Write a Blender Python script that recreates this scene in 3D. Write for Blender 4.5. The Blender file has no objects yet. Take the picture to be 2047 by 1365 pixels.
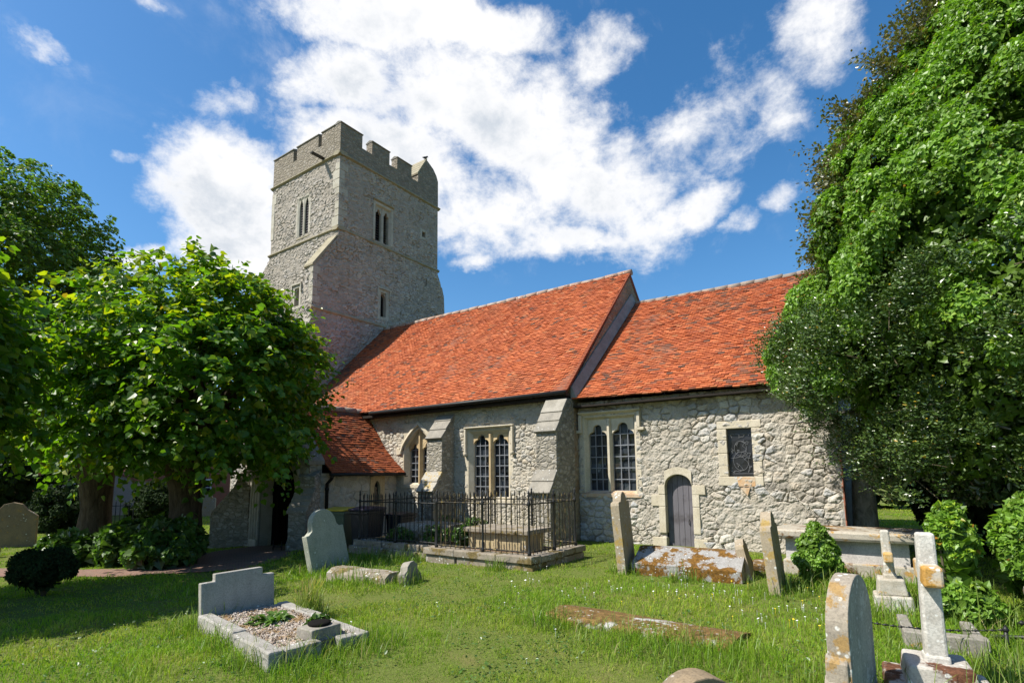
import bpy, math
import numpy as np
from mathutils import Vector, Matrix, Quaternion

rng = np.random.default_rng(11)
SC = bpy.context.scene
COL = SC.collection
rad = math.radians
NPW = {}

# ------------------------------------------------------------------ helpers
def zg(x, y=0):
    """height of the churchyard ground"""
    x = np.asarray(x, float)
    return -0.04 * np.clip(-x - 7.0, 0, 10)

def tag(o, label=None, cat=None, group=None, kind=None):
    if label: o['label'] = label
    if cat: o['category'] = cat
    if group: o['group'] = group
    if kind: o['kind'] = kind
    return o

def empty(name, loc, label, cat, group=None):
    o = bpy.data.objects.new(name, None)
    o.empty_display_size = 0.2
    COL.objects.link(o)
    o.location = loc
    NPW[o] = Vector(loc)
    return tag(o, label, cat, group)

def link_mesh(name, me, mats, parent=None, origin=None):
    for m in (mats if isinstance(mats, (list, tuple)) else [mats]):
        me.materials.append(m)
    o = bpy.data.objects.new(name, me)
    COL.objects.link(o)
    if parent is not None:
        o.parent = parent
        w = NPW[parent]
        NPW[o] = w
        me.transform(Matrix.Translation(-w))
    else:
        w = Vector(origin) if origin is not None else Vector((0, 0, 0))
        me.transform(Matrix.Translation(-w))
        o.location = w
        NPW[o] = w
    return o

def np_mesh(name, verts, faces, attrs=None, matidx=None, smooth=False):
    """verts (N,3); faces list of int arrays (F,k) ; attrs {name:(N,4)}"""
    me = bpy.data.meshes.new(name)
    verts = np.asarray(verts, np.float32)
    if not isinstance(faces, (list, tuple)): faces = [faces]
    loops = np.concatenate([np.asarray(f, np.int32).ravel() for f in faces])
    sizes = np.concatenate([np.full(len(f), np.asarray(f).shape[1], np.int32) for f in faces])
    starts = np.concatenate([[0], np.cumsum(sizes)[:-1]]).astype(np.int32)
    me.vertices.add(len(verts)); me.vertices.foreach_set('co', verts.ravel())
    me.loops.add(len(loops)); me.loops.foreach_set('vertex_index', loops)
    me.polygons.add(len(sizes)); me.polygons.foreach_set('loop_start', starts)
    if matidx is not None: me.polygons.foreach_set('material_index', np.asarray(matidx, np.int32))
    me.polygons.foreach_set('use_smooth', np.full(len(sizes), bool(smooth)))
    if attrs:
        for k, a in attrs.items():
            at = me.attributes.new(k, 'FLOAT_COLOR', 'POINT')
            at.data.foreach_set('color', np.asarray(a, np.float32).ravel())
    me.update(calc_edges=True)
    return me

class MB:
    """collects simple solids into one mesh"""
    def __init__(s): s.v = []; s.f = []; s.m = []; s.T = Matrix.Identity(4); s.sm = []
    def add(s, vs, fs, m=0, smooth=False):
        b = len(s.v)
        s.v += [tuple(s.T @ Vector(v)) for v in vs]
        for f in fs:
            s.f.append([b + i for i in f]); s.m.append(m); s.sm.append(smooth)
    def box(s, x0, x1, y0, y1, z0, z1, m=0):
        s.add([(x0,y0,z0),(x1,y0,z0),(x1,y1,z0),(x0,y1,z0),(x0,y0,z1),(x1,y0,z1),(x1,y1,z1),(x0,y1,z1)],
              [(0,3,2,1),(4,5,6,7),(0,1,5,4),(1,2,6,5),(2,3,7,6),(3,0,4,7)], m)
    def prism(s, poly, axis, a, b, m=0, smooth=False):
        """poly: 2D outline; axis 'x': (y,z), 'y': (x,z), 'z': (x,y)"""
        n = len(poly)
        def P(p, t):
            return {'x': (t, p[0], p[1]), 'y': (p[0], t, p[1]), 'z': (p[0], p[1], t)}[axis]
        vs = [P(p, a) for p in poly] + [P(p, b) for p in poly]
        fs = [tuple(range(n))[::-1], tuple(range(n, 2*n))]
        s.add(vs, fs, m)
        s.add(vs, [(i, (i+1) % n, n + (i+1) % n, n + i) for i in range(n)], m, smooth)
    def tube(s, pts, r, n=8, m=0, cap=True, smooth=True):
        pts = [Vector(p) for p in pts]
        rs = r if isinstance(r, (list, tuple)) else [r] * len(pts)
        vs = []; up = None
        for i, p in enumerate(pts):
            t = (pts[min(i+1, len(pts)-1)] - pts[max(i-1, 0)]).normalized()
            if up is None:
                up = Vector((0, 0, 1)) if abs(t.z) < .9 else Vector((1, 0, 0))
            a = t.cross(up).normalized(); b = a.cross(t).normalized(); up = b
            for k in range(n):
                an = 2*math.pi*k/n
                vs.append(p + (a*math.cos(an) + b*math.sin(an)) * rs[i])
        fs = []
        for i in range(len(pts)-1):
            for k in range(n):
                k2 = (k+1) % n
                fs.append((i*n+k, i*n+k2, (i+1)*n+k2, (i+1)*n+k))
        s.add(vs, fs, m, smooth)
        if cap:
            s.add(vs[:n], [tuple(range(n))], m); s.add(vs[-n:], [tuple(range(n))[::-1]], m)
    def lathe(s, prof, c, n=14, m=0, smooth=True):
        vs = []; fs = []
        for r, z in prof:
            for k in range(n):
                an = 2*math.pi*k/n
                vs.append((c[0]+r*math.cos(an), c[1]+r*math.sin(an), c[2]+z))
        for i in range(len(prof)-1):
            for k in range(n):
                k2 = (k+1) % n
                fs.append((i*n+k, i*n+k2, (i+1)*n+k2, (i+1)*n+k))
        s.add(vs, fs, m, smooth)
        s.add(vs[:n], [tuple(range(n))[::-1]], m); s.add(vs[-n:], [tuple(range(n))], m)
    def islands(s, name, mats, parent=None, bevel=0):
        """every separate piece becomes a part of its own"""
        par = list(range(len(s.v))); key = {}
        def root(i):
            while par[i] != i: par[i] = par[par[i]]; i = par[i]
            return i
        for i, v in enumerate(s.v):
            k = tuple(round(c, 4) for c in v)
            if k in key: par[root(i)] = root(key[k])
            else: key[k] = i
        for f in s.f:
            for j in f[1:]: par[root(j)] = root(f[0])
        groups = {}
        for q, f in enumerate(s.f): groups.setdefault(root(f[0]), []).append(q)
        out = []
        for fs in groups.values():
            b = MB(); used = {}
            for q in fs:
                g = []
                for j in s.f[q]:
                    if j not in used: used[j] = len(b.v); b.v.append(s.v[j])
                    g.append(used[j])
                b.f.append(g); b.m.append(s.m[q]); b.sm.append(s.sm[q])
            out.append(b.build(name, mats, parent, bevel=bevel))
        return out
    def build(s, name, mats, parent=None, origin=None, bevel=0, seg=2, fix=True):
        me = bpy.data.meshes.new(name)
        me.from_pydata(s.v, [], s.f)
        me.polygons.foreach_set('material_index', s.m)
        me.polygons.foreach_set('use_smooth', s.sm)
        me.update()
        if fix:
            import bmesh
            bm = bmesh.new(); bm.from_mesh(me)
            bmesh.ops.remove_doubles(bm, verts=bm.verts, dist=1e-5)
            bmesh.ops.recalc_face_normals(bm, faces=bm.faces)
            bm.to_mesh(me); bm.free()
        o = link_mesh(name, me, mats, parent, origin)
        if bevel:
            b = o.modifiers.new('bevel', 'BEVEL'); b.width = bevel; b.segments = seg
            b.limit_method = 'ANGLE'; b.angle_limit = rad(35)
        return o

# value noise / voronoi in numpy
def h2(i, j, s):
    n = (i.astype(np.int64) * 374761393 + j.astype(np.int64) * 668265263 + s * 1442695041) & 0x7fffffff
    n = ((n ^ (n >> 13)) * 1274126177) & 0x7fffffff
    n = (n ^ (n >> 16)) & 0xffffff
    return n / float(0xffffff)
def vnoise(x, y, s=0):
    i = np.floor(x); j = np.floor(y); fx = x - i; fy = y - j
    fx = fx*fx*(3-2*fx); fy = fy*fy*(3-2*fy)
    a = h2(i, j, s); b = h2(i+1, j, s); c = h2(i, j+1, s); d = h2(i+1, j+1, s)
    return (a*(1-fx)+b*fx)*(1-fy) + (c*(1-fx)+d*fx)*fy
def fbm(x, y, s=0, o=4):
    r = 0; a = .5; t = 0
    for k in range(o):
        r = r + a*vnoise(x*2**k, y*2**k, s+k*17); t += a; a *= .5
    return r/t
def voronoi(u, v, s, jit=.85):
    I = np.floor(u); J = np.floor(v)
    best = np.full(u.shape, 9e9); bx = np.zeros_like(u); by = np.zeros_like(u); bid = np.zeros_like(u); bid2 = np.zeros_like(u)
    pts = []
    for di in (-2, -1, 0, 1, 2):
        for dj in (-2, -1, 0, 1, 2):
            ii = I+di; jj = J+dj
            off = .5*(jj % 2)
            px = ii + .5 + jit*(h2(ii, jj, s)-.5) + off*.0; py = jj + .5 + jit*(h2(ii, jj, s+7)-.5)
            d = (px-u)**2+(py-v)**2-.30*h2(ii, jj, s+91)**2
            pts.append((px, py, d))
            k = d < best
            best = np.where(k, d, best); bx = np.where(k, px, bx); by = np.where(k, py, by)
            bid = np.where(k, h2(ii, jj, s+31), bid); bid2 = np.where(k, h2(ii, jj, s+57), bid2)
    e = np.full(u.shape, 9e9)
    for px, py, d in pts:
        q = (d-best)/(2*np.sqrt((px-bx)**2+(py-by)**2)+1e-9)
        same = ((px-bx)**2+(py-by)**2) < 1e-9
        e = np.where(same, e, np.minimum(e, q))
    return e, bid, bid2
def sst(a, b, x):
    t = np.clip((x-a)/(b-a), 0, 1); return t*t*(3-2*t)

# ------------------------------------------------------------------ node helpers
def mat(name):
    m = bpy.data.materials.new(name); m.use_nodes = True
    nt = m.node_tree; nt.nodes.clear()
    return m, nt
def N(nt, typ, ins=None, **pr):
    n = nt.nodes.new(typ)
    for k, v in pr.items(): setattr(n, k, v)
    for k, v in (ins or {}).items():
        s = n.inputs[k]
        if isinstance(v, bpy.types.NodeSocket): nt.links.new(v, s)
        else:
            if hasattr(s, 'default_value'):
                if s.type == 'RGBA' and len(v) == 3: v = (*v, 1)
                s.default_value = v
    return n
def mix(nt, f, a, b, bl='MIX'):
    return N(nt, 'ShaderNodeMix', {0: f, 6: a, 7: b}, data_type='RGBA', blend_type=bl).outputs[2]
def math_(nt, op, a, b=0., c=None):
    d = {0: a, 1: b}
    if c is not None: d[2] = c
    return N(nt, 'ShaderNodeMath', d, operation=op).outputs[0]
def mrange(nt, v, a, b, c=0., d=1., smooth=True):
    return N(nt, 'ShaderNodeMapRange', {0: v, 1: a, 2: b, 3: c, 4: d}, interpolation_type='SMOOTHSTEP' if smooth else 'LINEAR').outputs[0]
def ramp(nt, f, stops):
    r = N(nt, 'ShaderNodeValToRGB', {0: f})
    e = r.color_ramp.elements
    while len(e) > 1: e.remove(e[0])
    e[0].position = stops[0][0]; e[0].color = (*stops[0][1], 1)
    for p, c in stops[1:]:
        q = e.new(p); q.color = (*c, 1)
    return r.outputs[0]
def noise(nt, co, scale, det=4., rough=.55, dist=0.):
    return N(nt, 'ShaderNodeTexNoise', {'Vector': co, 'Scale': scale, 'Detail': det, 'Roughness': rough, 'Distortion': dist}).outputs[0]
def mapping(nt, co, sc=(1,1,1), rot=(0,0,0), loc=(0,0,0)):
    return N(nt, 'ShaderNodeMapping', {'Vector': co, 'Location': loc, 'Rotation': rot, 'Scale': sc}).outputs[0]
def bump(nt, h, st=.5, dist=.02, nrm=None):
    d = {'Height': h, 'Strength': st, 'Distance': dist}
    if nrm is not None: d['Normal'] = nrm
    return N(nt, 'ShaderNodeBump', d).outputs[0]
def finish(nt, col, rough=.85, nrm=None, spec=.25, metal=0., extra=None):
    d = {'Base Color': col, 'Roughness': rough, 'Specular IOR Level': spec, 'Metallic': metal}
    if nrm is not None: d['Normal'] = nrm
    if extra: d.update(extra)
    b = N(nt, 'ShaderNodeBsdfPrincipled', d)
    N(nt, 'ShaderNodeOutputMaterial', {'Surface': b.outputs[0]})
def obco(nt): return N(nt, 'ShaderNodeTexCoord').outputs['Object']
def attr(nt, name):
    a = N(nt, 'ShaderNodeAttribute', attribute_name=name)
    s = N(nt, 'ShaderNodeSeparateColor', {0: a.outputs['Color']})
    return s.outputs[0], s.outputs[1], s.outputs[2]

# ------------------------------------------------------------------ materials
def m_rubble(name, cols, mortar, sh=False, cell=.27, stain=(.16,.14,.10), stain_amt=.5, gain=1.):
    m, nt = mat(name); co = obco(nt)
    cols = [tuple(min(1, c*gain) for c in q) for q in cols]; mortar = tuple(c*gain for c in mortar)
    if sh:
        w = N(nt, 'ShaderNodeTexNoise', {'Vector': co, 'Scale': 5.0, 'Detail': 4.})
        wc = mix(nt, .11, co, w.outputs['Color'])
        mp = mapping(nt, wc, (1/cell, 1/cell, 1/(cell*.62)))
        ve = N(nt, 'ShaderNodeTexVoronoi', {'Vector': mp, 'Scale': 1., 'Randomness': .9}, feature='DISTANCE_TO_EDGE').outputs[0]
        vc = N(nt, 'ShaderNodeTexVoronoi', {'Vector': mp, 'Scale': 1., 'Randomness': .9}, feature='F1').outputs['Color']
        s = N(nt, 'ShaderNodeSeparateColor', {0: vc})
        tone, hue = s.outputs[0], s.outputs[2]
        mask = mrange(nt, ve, .0, .20)
    else:
        tone, mask, hue = attr(nt, 'st')
    n1 = noise(nt, co, 9., 6., .65)
    n2 = noise(nt, co, 45., 4., .6)
    t = math_(nt, 'ADD', tone, math_(nt, 'MULTIPLY', math_(nt, 'SUBTRACT', n1, .5), .55))
    k = len(cols)
    sc = ramp(nt, t, [(.08+.84*i/(k-1), c) for i, c in enumerate(cols)])
    mo = mix(nt, n1, mortar, tuple(c*.72 for c in mortar))
    col = mix(nt, mask, mo, sc)
    big = mrange(nt, noise(nt, co, .8, 5., .6), .45, .75)
    col = mix(nt, math_(nt, 'MULTIPLY', big, stain_amt), col, mix(nt, .55, col, stain))
    och = mrange(nt, noise(nt, mapping(nt, co, loc=(5, 3, 1)), 2.3, 6., .7), .62, .72)
    col = mix(nt, math_(nt, 'MULTIPLY', och, .35), col, (.42*gain, .31*gain, .17*gain))
    fine = ramp(nt, n2, [(.3, (.72,.72,.72)), (.5, (1,1,1)), (.75, (1.12,1.12,1.12))])
    col = mix(nt, 1., col, fine, 'MULTIPLY')
    hh = math_(nt, 'ADD', math_(nt, 'MULTIPLY', n1, .6), math_(nt, 'MULTIPLY', n2, .35))
    if sh: hh = math_(nt, 'ADD', math_(nt, 'MULTIPLY', hh, 1.3), math_(nt, 'MULTIPLY', mask, .75))
    finish(nt, col, .93, bump(nt, hh, .8, .035 if sh else .02), .15)
    return m

STONES = [(.26,.235,.20),(.37,.34,.29),(.45,.415,.355),(.41,.345,.265),(.43,.41,.375),(.34,.34,.335),(.52,.485,.42)]
TSTONES = [(.27,.245,.215),(.33,.295,.255),(.38,.34,.29),(.36,.31,.255),(.345,.32,.295),(.42,.375,.315)]
M = {}
M['chancel'] = m_rubble('ragstone_rubble', STONES, (.45,.405,.33), gain=1.0)
M['nave'] = m_rubble('ragstone_rendered', [(.39,.36,.30),(.47,.43,.355),(.44,.38,.29),(.50,.465,.40),(.36,.34,.30)], (.49,.44,.355), gain=1.0)
M['tower'] = m_rubble('ragstone_coursed', TSTONES, (.33,.295,.245), gain=1.05)
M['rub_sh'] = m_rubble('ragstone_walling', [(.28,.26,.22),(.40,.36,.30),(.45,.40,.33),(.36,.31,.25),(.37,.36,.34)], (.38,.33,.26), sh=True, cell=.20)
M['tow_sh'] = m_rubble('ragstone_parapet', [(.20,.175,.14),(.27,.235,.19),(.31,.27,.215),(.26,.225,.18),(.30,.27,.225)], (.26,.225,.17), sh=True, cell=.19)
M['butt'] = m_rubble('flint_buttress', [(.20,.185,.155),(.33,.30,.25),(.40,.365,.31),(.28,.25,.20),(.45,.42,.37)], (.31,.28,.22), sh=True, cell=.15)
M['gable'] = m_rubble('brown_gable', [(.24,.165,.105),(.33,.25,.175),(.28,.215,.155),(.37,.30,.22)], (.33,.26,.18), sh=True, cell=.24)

def m_stone(name, a, b, spots=None, amt=0., white=0., moss=None, mossamt=0., grain=60., bstr=.35, sc=1., streak=0., rough=.88):
    """dressed / monument stone with lichen of its own"""
    m, nt = mat(name); co = obco(nt)
    n1 = noise(nt, co, 3.5*sc, 6., .62); n2 = noise(nt, co, grain, 3., .6); n3 = noise(nt, mapping(nt, co, loc=(3,7,2)), 14*sc, 5., .7)
    col = mix(nt, mrange(nt, n1, .32, .68), a, b)
    col = mix(nt, math_(nt, 'MULTIPLY', mrange(nt, n3, .55, .75), .45), col, tuple(c*.45 for c in a))
    if streak:
        st = noise(nt, mapping(nt, co, (9, 9, .7)), 1., 4., .6)
        col = mix(nt, math_(nt, 'MULTIPLY', mrange(nt, st, .5, .75), streak), col, tuple(c*.45 for c in b))
    if mossamt:
        mm = mrange(nt, noise(nt, mapping(nt, co, loc=(1,2,9)), 2.6*sc, 8., .68), .62-.3*mossamt, .68-.3*mossamt)
        mc = mix(nt, mrange(nt, n3, .35, .65), moss, tuple(c*.45 for c in moss))
        col = mix(nt, mm, col, mc)
    if amt:
        o = mrange(nt, noise(nt, mapping(nt, co, loc=(4,1,6)), 4.2*sc, 7., .7), .66-.2*amt, .72-.2*amt)
        oc = mix(nt, n3, spots, tuple(c*.6 for c in spots))
        col = mix(nt, math_(nt, 'MULTIPLY', o, .85), col, oc)
    if white:
        v = N(nt, 'ShaderNodeTexVoronoi', {'Vector': co, 'Scale': 16.*sc, 'Randomness': 1.}).outputs[0]
        w = math_(nt, 'MULTIPLY', mrange(nt, v, .34, .20), mrange(nt, n1, .60-.2*white, .68-.2*white))
        col = mix(nt, math_(nt, 'MULTIPLY', w, .8), col, (.62,.62,.58))
    fine = ramp(nt, n2, [(.3, (.75,.75,.75)), (.5, (1,1,1)), (.72, (1.15,1.15,1.15))])
    col = mix(nt, 1., col, fine, 'MULTIPLY')
    hh = math_(nt, 'ADD', math_(nt, 'MULTIPLY', n3, .7), math_(nt, 'MULTIPLY', n2, .4))
    finish(nt, col, rough, bump(nt, hh, bstr, .012), .2)
    return m
OR = (.48,.27,.05)
M['ashlar'] = m_stone('pale_limestone', (.56,.50,.39), (.47,.41,.30), bstr=.3, streak=.18)
M['ashlar_y'] = m_stone('ochre_limestone', (.52,.40,.23), (.43,.31,.17), bstr=.3, streak=.25)
M['sill'] = m_stone('stained_sill', (.50,.40,.29), (.44,.28,.16), bstr=.3)
M['tashlar'] = m_stone('tower_dressing', (.45,.42,.35), (.36,.33,.26), bstr=.3, streak=.2)
M['string'] = m_stone('string_course', (.25,.22,.15), (.33,.29,.20), bstr=.4)
M['coping'] = m_stone('dark_coping', (.16,.15,.125), (.24,.225,.19), bstr=.4)
M['slab'] = m_stone('weathering_slab', (.29,.265,.22), (.20,.185,.155), OR, .12, .35, bstr=.5, streak=.2)
M['slab_l'] = m_stone('weathering_slab_lichen', (.40,.37,.31), (.31,.285,.24), (.48,.33,.09), .75, .4, bstr=.5)
M['slab_w'] = m_stone('pale_slab', (.34,.315,.265), (.24,.22,.18), bstr=.6)
M['rust'] = m_stone('rust_stained_stone', (.52,.30,.14), (.52,.44,.33), bstr=.3, sc=1.6)
M['fillet'] = m_stone('mortar_fillet', (.30,.29,.26), (.24,.225,.20), bstr=.5)
M['ridge'] = m_stone('ridge_mortar', (.35,.29,.235), (.31,.165,.105), (.50,.475,.43), .5, .4, bstr=.5)
M['ridge2'] = m_stone('ridge_dark', (.22,.19,.16), (.30,.23,.18), bstr=.5)
M['granite'] = m_stone('grey_granite', (.31,.315,.30), (.24,.25,.235), None, 0, .15, grain=75., bstr=.9, streak=.22)
M['granite_side'] = m_stone('rough_granite', (.35,.33,.295), (.24,.225,.195), None, 0, .3, (.16,.14,.06), .12, grain=55., bstr=.9)
M['green_hs'] = m_stone('greenish_headstone', (.36,.36,.295), (.28,.295,.235), (.45,.42,.30), .2, .3, bstr=.35, streak=.12)
M['brown_hs'] = m_stone('brown_headstone', (.36,.29,.20), (.30,.25,.18), (.43,.29,.08), .55, .35, bstr=.45, streak=.1)
M['front_hs'] = m_stone('foreground_headstone', (.31,.265,.205), (.255,.22,.175), (.36,.22,.07), .60, .5, bstr=.5)
M['front_face'] = m_stone('blue_grey_face', (.34,.345,.31), (.22,.225,.205), (.50,.52,.50), .5, .6, bstr=.5, streak=.4)
M['white_st'] = m_stone('white_lichened_cross', (.56,.54,.49), (.38,.355,.31), (.50,.30,.07), .0, .5, bstr=.6, sc=1.6)
M['orange_st'] = m_stone('orange_lichen', (.48,.30,.09), (.45,.40,.33), (.52,.26,.03), .9, .5, bstr=.5)
M['grey_cross'] = m_stone('grey_cross', (.36,.32,.25), (.46,.44,.39), OR, .4, .7, bstr=.6)
M['plinth'] = m_stone('mossy_plinth', (.285,.245,.19), (.20,.17,.13), (.45,.42,.37), .45, .3, (.20,.15,.06), .35, bstr=.5, streak=.25)
M['step_st'] = m_stone('cross_step', (.45,.42,.37), (.34,.31,.27), None, 0, .5, (.15,.065,.035), .42, bstr=.6)
M['chest'] = m_stone('chest_tomb_panel', (.52,.49,.46), (.43,.40,.37), bstr=.3, streak=.1)
M['chest_top'] = m_stone('chest_tomb_slab', (.40,.36,.29), (.33,.30,.24), OR, .5, .2, (.19,.10,.04), .35, bstr=.5)
M['chest_y'] = m_stone('ochre_chest', (.42,.34,.20), (.33,.26,.15), OR, .2, .3, bstr=.4)
M['moss_st'] = m_stone('mossy_bodystone', (.31,.30,.285), (.23,.22,.205), None, 0, .4, (.19,.095,.018), .54, bstr=.9, sc=1.5)
M['moss_ledger'] = m_stone('moss_covered_ledger', (.42,.41,.39), (.32,.30,.26), None, 0, .2, (.20,.12,.04), .84, bstr=.9)
M['dark_hs'] = m_stone('dark_headstone', (.24,.18,.11), (.17,.135,.095), OR, .25, .3, bstr=.5)  # dark brown stone, the same colour wherever it stands
M['plaster'] = m_stone('pink_render', (.45,.36,.31), (.42,.335,.29), bstr=.1)
M['brickw'] = m_stone('red_brickwork', (.36,.13,.08), (.30,.12,.075), grain=30., bstr=.3)

def m_simple(name, c, rough=.6, spec=.3, nscale=12., var=.25, b=.15, metal=0.):
    m, nt = mat(name); co = obco(nt)
    n = noise(nt, co, nscale, 5., .6)
    col = mix(nt, n, tuple(x*(1-var) for x in c), tuple(x*(1+var) for x in c))
    finish(nt, col, rough, bump(nt, n, b, .01), spec, metal)
    return m
M['black'] = m_simple('black_painted_iron', (.014,.014,.014), .5, .4, 20.)
M['gutter'] = m_simple('black_gutter', (.012,.011,.010), .55, .35, 8.)
M['white'] = m_simple('white_frame', (.72,.72,.72), .5)
M['dark'] = m_simple('dark_interior', (.008,.007,.006), .9, .1)  # shade of openings put into the colour; also serves a dark lid
M['lead'] = m_simple('lead_bars', (.20,.21,.23), .5, .4, 30.)
M['dlead'] = m_simple('leaded_lines', (.16,.165,.175), .5, .4, 30.)
M['louvre'] = m_simple('louvre_boards', (.055,.05,.055), .8)
M['binG'] = m_simple('green_plastic', (.085,.115,.075), .45, .4, 5., .1, .05)
M['binY'] = m_simple('yellow_plastic', (.55,.40,.035), .45, .4, 5., .1, .05)
M['binD'] = m_simple('dark_plastic', (.022,.022,.028), .4, .4, 5., .1, .05)
M['binP'] = m_simple('navy_plastic', (.035,.03,.06), .4, .4, 5., .1, .05)
M['bird'] = m_simple('bird_feathers', (.05,.05,.055), .8)
M['soil'] = m_simple('leaf_litter', (.20,.13,.09), .95, .1, 25., .6, .8)
M['gravel'] = None

# iron railing with lichen on the older bars
m, nt = mat('lichened_iron'); co = obco(nt)
n = noise(nt, mapping(nt, co, (1,1,.35)), 16., 5., .7)
col = mix(nt, mrange(nt, n, .50, .62), (.022,.020,.018), (.20,.15,.055))
finish(nt, col, .75, bump(nt, n, .4, .004), .3); M['iron_l'] = m

# gravel
m, nt = mat('grave_gravel'); co = obco(nt)
v = N(nt, 'ShaderNodeTexVoronoi', {'Vector': co, 'Scale': 55., 'Randomness': 1.})
s = N(nt, 'ShaderNodeSeparateColor', {0: v.outputs['Color']})
col = ramp(nt, s.outputs[0], [(.0,(.17,.125,.09)),(.35,(.30,.235,.18)),(.7,(.41,.35,.29)),(1.,(.54,.49,.44))])
d = mrange(nt, v.outputs['Distance'], .0, .6, 1., 0.)
col = mix(nt, mrange(nt, noise(nt, co, 6., 4., .6), .5, .65), col, (.26,.17,.08))
finish(nt, col, .9, bump(nt, d, 1., .012), .2); M['gravel'] = m

# roof tiles : attribute tc = (random, dark patch, hue)
def m_tile(name, base, gain=1.):
    m, nt = mat(name); co = obco(nt)
    t, dk, hu = attr(nt, 'tc')
    n1 = noise(nt, co, 20., 4., .6); n2 = noise(nt, co, 1.1, 4., .6)
    c = ramp(nt, t, [(.0,(.285*gain,.078*gain,.036*gain)),(.25,(.36*gain,.094*gain,.037*gain)),(.7,(.425*gain,.116*gain,.042*gain)),(.95,(.455*gain,.140*gain,.055*gain)),(1.,(.40*gain,.17*gain,.08*gain))])
    c = mix(nt, math_(nt, 'MULTIPLY', mrange(nt, n2, .45, .7), .35), c, (.31*gain,.085*gain,.04*gain))
    c = mix(nt, dk, c, (.105,.072,.055))
    n3 = noise(nt, mapping(nt, co, loc=(7, 2, 4)), .55, 6., .65)
    c = mix(nt, math_(nt, 'MULTIPLY', mrange(nt, n3, .52, .72), .30), c, (.24,.135,.075))
    c = mix(nt, 1., c, ramp(nt, n1, [(.3,(.8,.8,.8)),(.55,(1,1,1)),(.8,(1.15,1.15,1.12))]), 'MULTIPLY')
    finish(nt, c, .85, bump(nt, n1, .4, .006), .2)
    return m
M['tile'] = m_tile('red_clay_tile', None)
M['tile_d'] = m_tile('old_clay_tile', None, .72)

# glass and wood
m, nt = mat('old_window_glass'); co = obco(nt)
n = noise(nt, co, 5., 3., .5); t, _, _ = attr(nt, 'tc')
col = mix(nt, t, (.012,.014,.017), (.05,.06,.072))
finish(nt, col, .12, bump(nt, n, .25, .02), .6); M['glass'] = m
m, nt = mat('stained_glass_back'); co = obco(nt)
n = noise(nt, co, 5., 3., .5)
finish(nt, mix(nt, n, (.010,.010,.011), (.022,.022,.024)), .35, bump(nt, n, .2, .02), .4); M['sglass'] = m
m, nt = mat('weathered_door_boards'); co = obco(nt)
n = noise(nt, mapping(nt, co, (30, 30, 1.6)), 1., 5., .65); n2 = noise(nt, co, 2.5, 4., .6)
col = mix(nt, n, (.085,.078,.088), (.17,.16,.175)); col = mix(nt, mrange(nt, n2, .5, .7), col, (.07,.062,.066))
finish(nt, col, .7, bump(nt, n, .5, .006), .3); M['wood'] = m
m, nt = mat('dark_oak'); co = obco(nt)
n = noise(nt, mapping(nt, co, (30, 30, 1.6)), 1., 5., .65)
finish(nt, mix(nt, n, (.012,.009,.007), (.03,.022,.016)), .7, bump(nt, n, .5, .006), .2); M['oak'] = m

# bark
def m_bark(name, a, b, sc=(7,7,1.2)):
    m, nt = mat(name); co = obco(nt)
    n = noise(nt, mapping(nt, co, sc), 1.6, 7., .7, .6)
    col = ramp(nt, n, [(.3, tuple(x*.4 for x in a)), (.5, a), (.72, b)])
    finish(nt, col, .95, bump(nt, n, 1., .05), .1); return m
M['bark'] = m_bark('lime_bark', (.085,.066,.048), (.14,.115,.085))
M['bark_g'] = m_bark('smooth_grey_bark', (.24,.23,.215), (.34,.33,.31), (5,5,2.5))
M['twig'] = m_bark('twig_bark', (.10,.085,.05), (.15,.13,.08))

# foliage: attribute tint=(brightness, yellow, brown)
def m_leaf(name, c, cy, cb, rough=.38, trans=.35, tcol=None, spec=.5):
    m, nt = mat(name)
    a, y, br = attr(nt, 'tint')
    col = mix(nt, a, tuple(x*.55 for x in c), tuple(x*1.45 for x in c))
    col = mix(nt, y, col, cy); col = mix(nt, br, col, cb)
    p = N(nt, 'ShaderNodeBsdfPrincipled', {'Base Color': col, 'Roughness': rough, 'Specular IOR Level': spec})
    tc = mix(nt, 1., col, tcol or (1.6, 1.9, .55), 'MULTIPLY')
    t = N(nt, 'ShaderNodeBsdfTranslucent', {'Color': tc})
    x = N(nt, 'ShaderNodeMixShader', {0: trans, 1: p.outputs[0], 2: t.outputs[0]})
    N(nt, 'ShaderNodeOutputMaterial', {'Surface': x.outputs[0]})
    return m
M['lime'] = m_leaf('lime_leaf', (.075,.165,.016), (.32,.36,.02), (.20,.14,.03), .38, .46, (1.9,1.9,.4), .4)
M['far'] = m_leaf('sycamore_leaf', (.095,.165,.022), (.16,.18,.02), (.12,.09,.03), .5, .35)
M['ivy'] = m_leaf('ivy_leaf', (.135,.245,.028), (.28,.38,.03), (.28,.12,.02), .42, .28, spec=.4)
M['holly'] = m_leaf('holly_leaf', (.050,.094,.020), (.11,.16,.025), (.40,.26,.02), .32, .12, spec=.6)
M['hedge'] = m_leaf('hedge_leaf', (.022,.040,.012), (.06,.08,.02), (.05,.04,.02), .75, .15, spec=.12)
M['shrub'] = m_leaf('shrub_leaf', (.065,.130,.022), (.15,.20,.03), (.10,.07,.03), .4, .3)
M['olive'] = m_leaf('evergreen_oak_leaf', (.085,.090,.035), (.16,.15,.05), (.24,.15,.05), .32, .2, spec=.6)
M['flower'] = m_simple('white_petal', (.75,.75,.70), .7)
M['yflower'] = m_simple('yellow_petal', (.75,.55,.03), .7)
M['grass'] = m_leaf('grass_blade', (.150,.300,.016), (.36,.41,.04), (.42,.36,.13), .55, .35, (1.3,1.4,.6), .25)
M['lgrass'] = m_leaf('long_grass_blade', (.110,.200,.030), (.26,.30,.06), (.38,.31,.15), .45, .35, (1.3,1.4,.6), .35)

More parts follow.
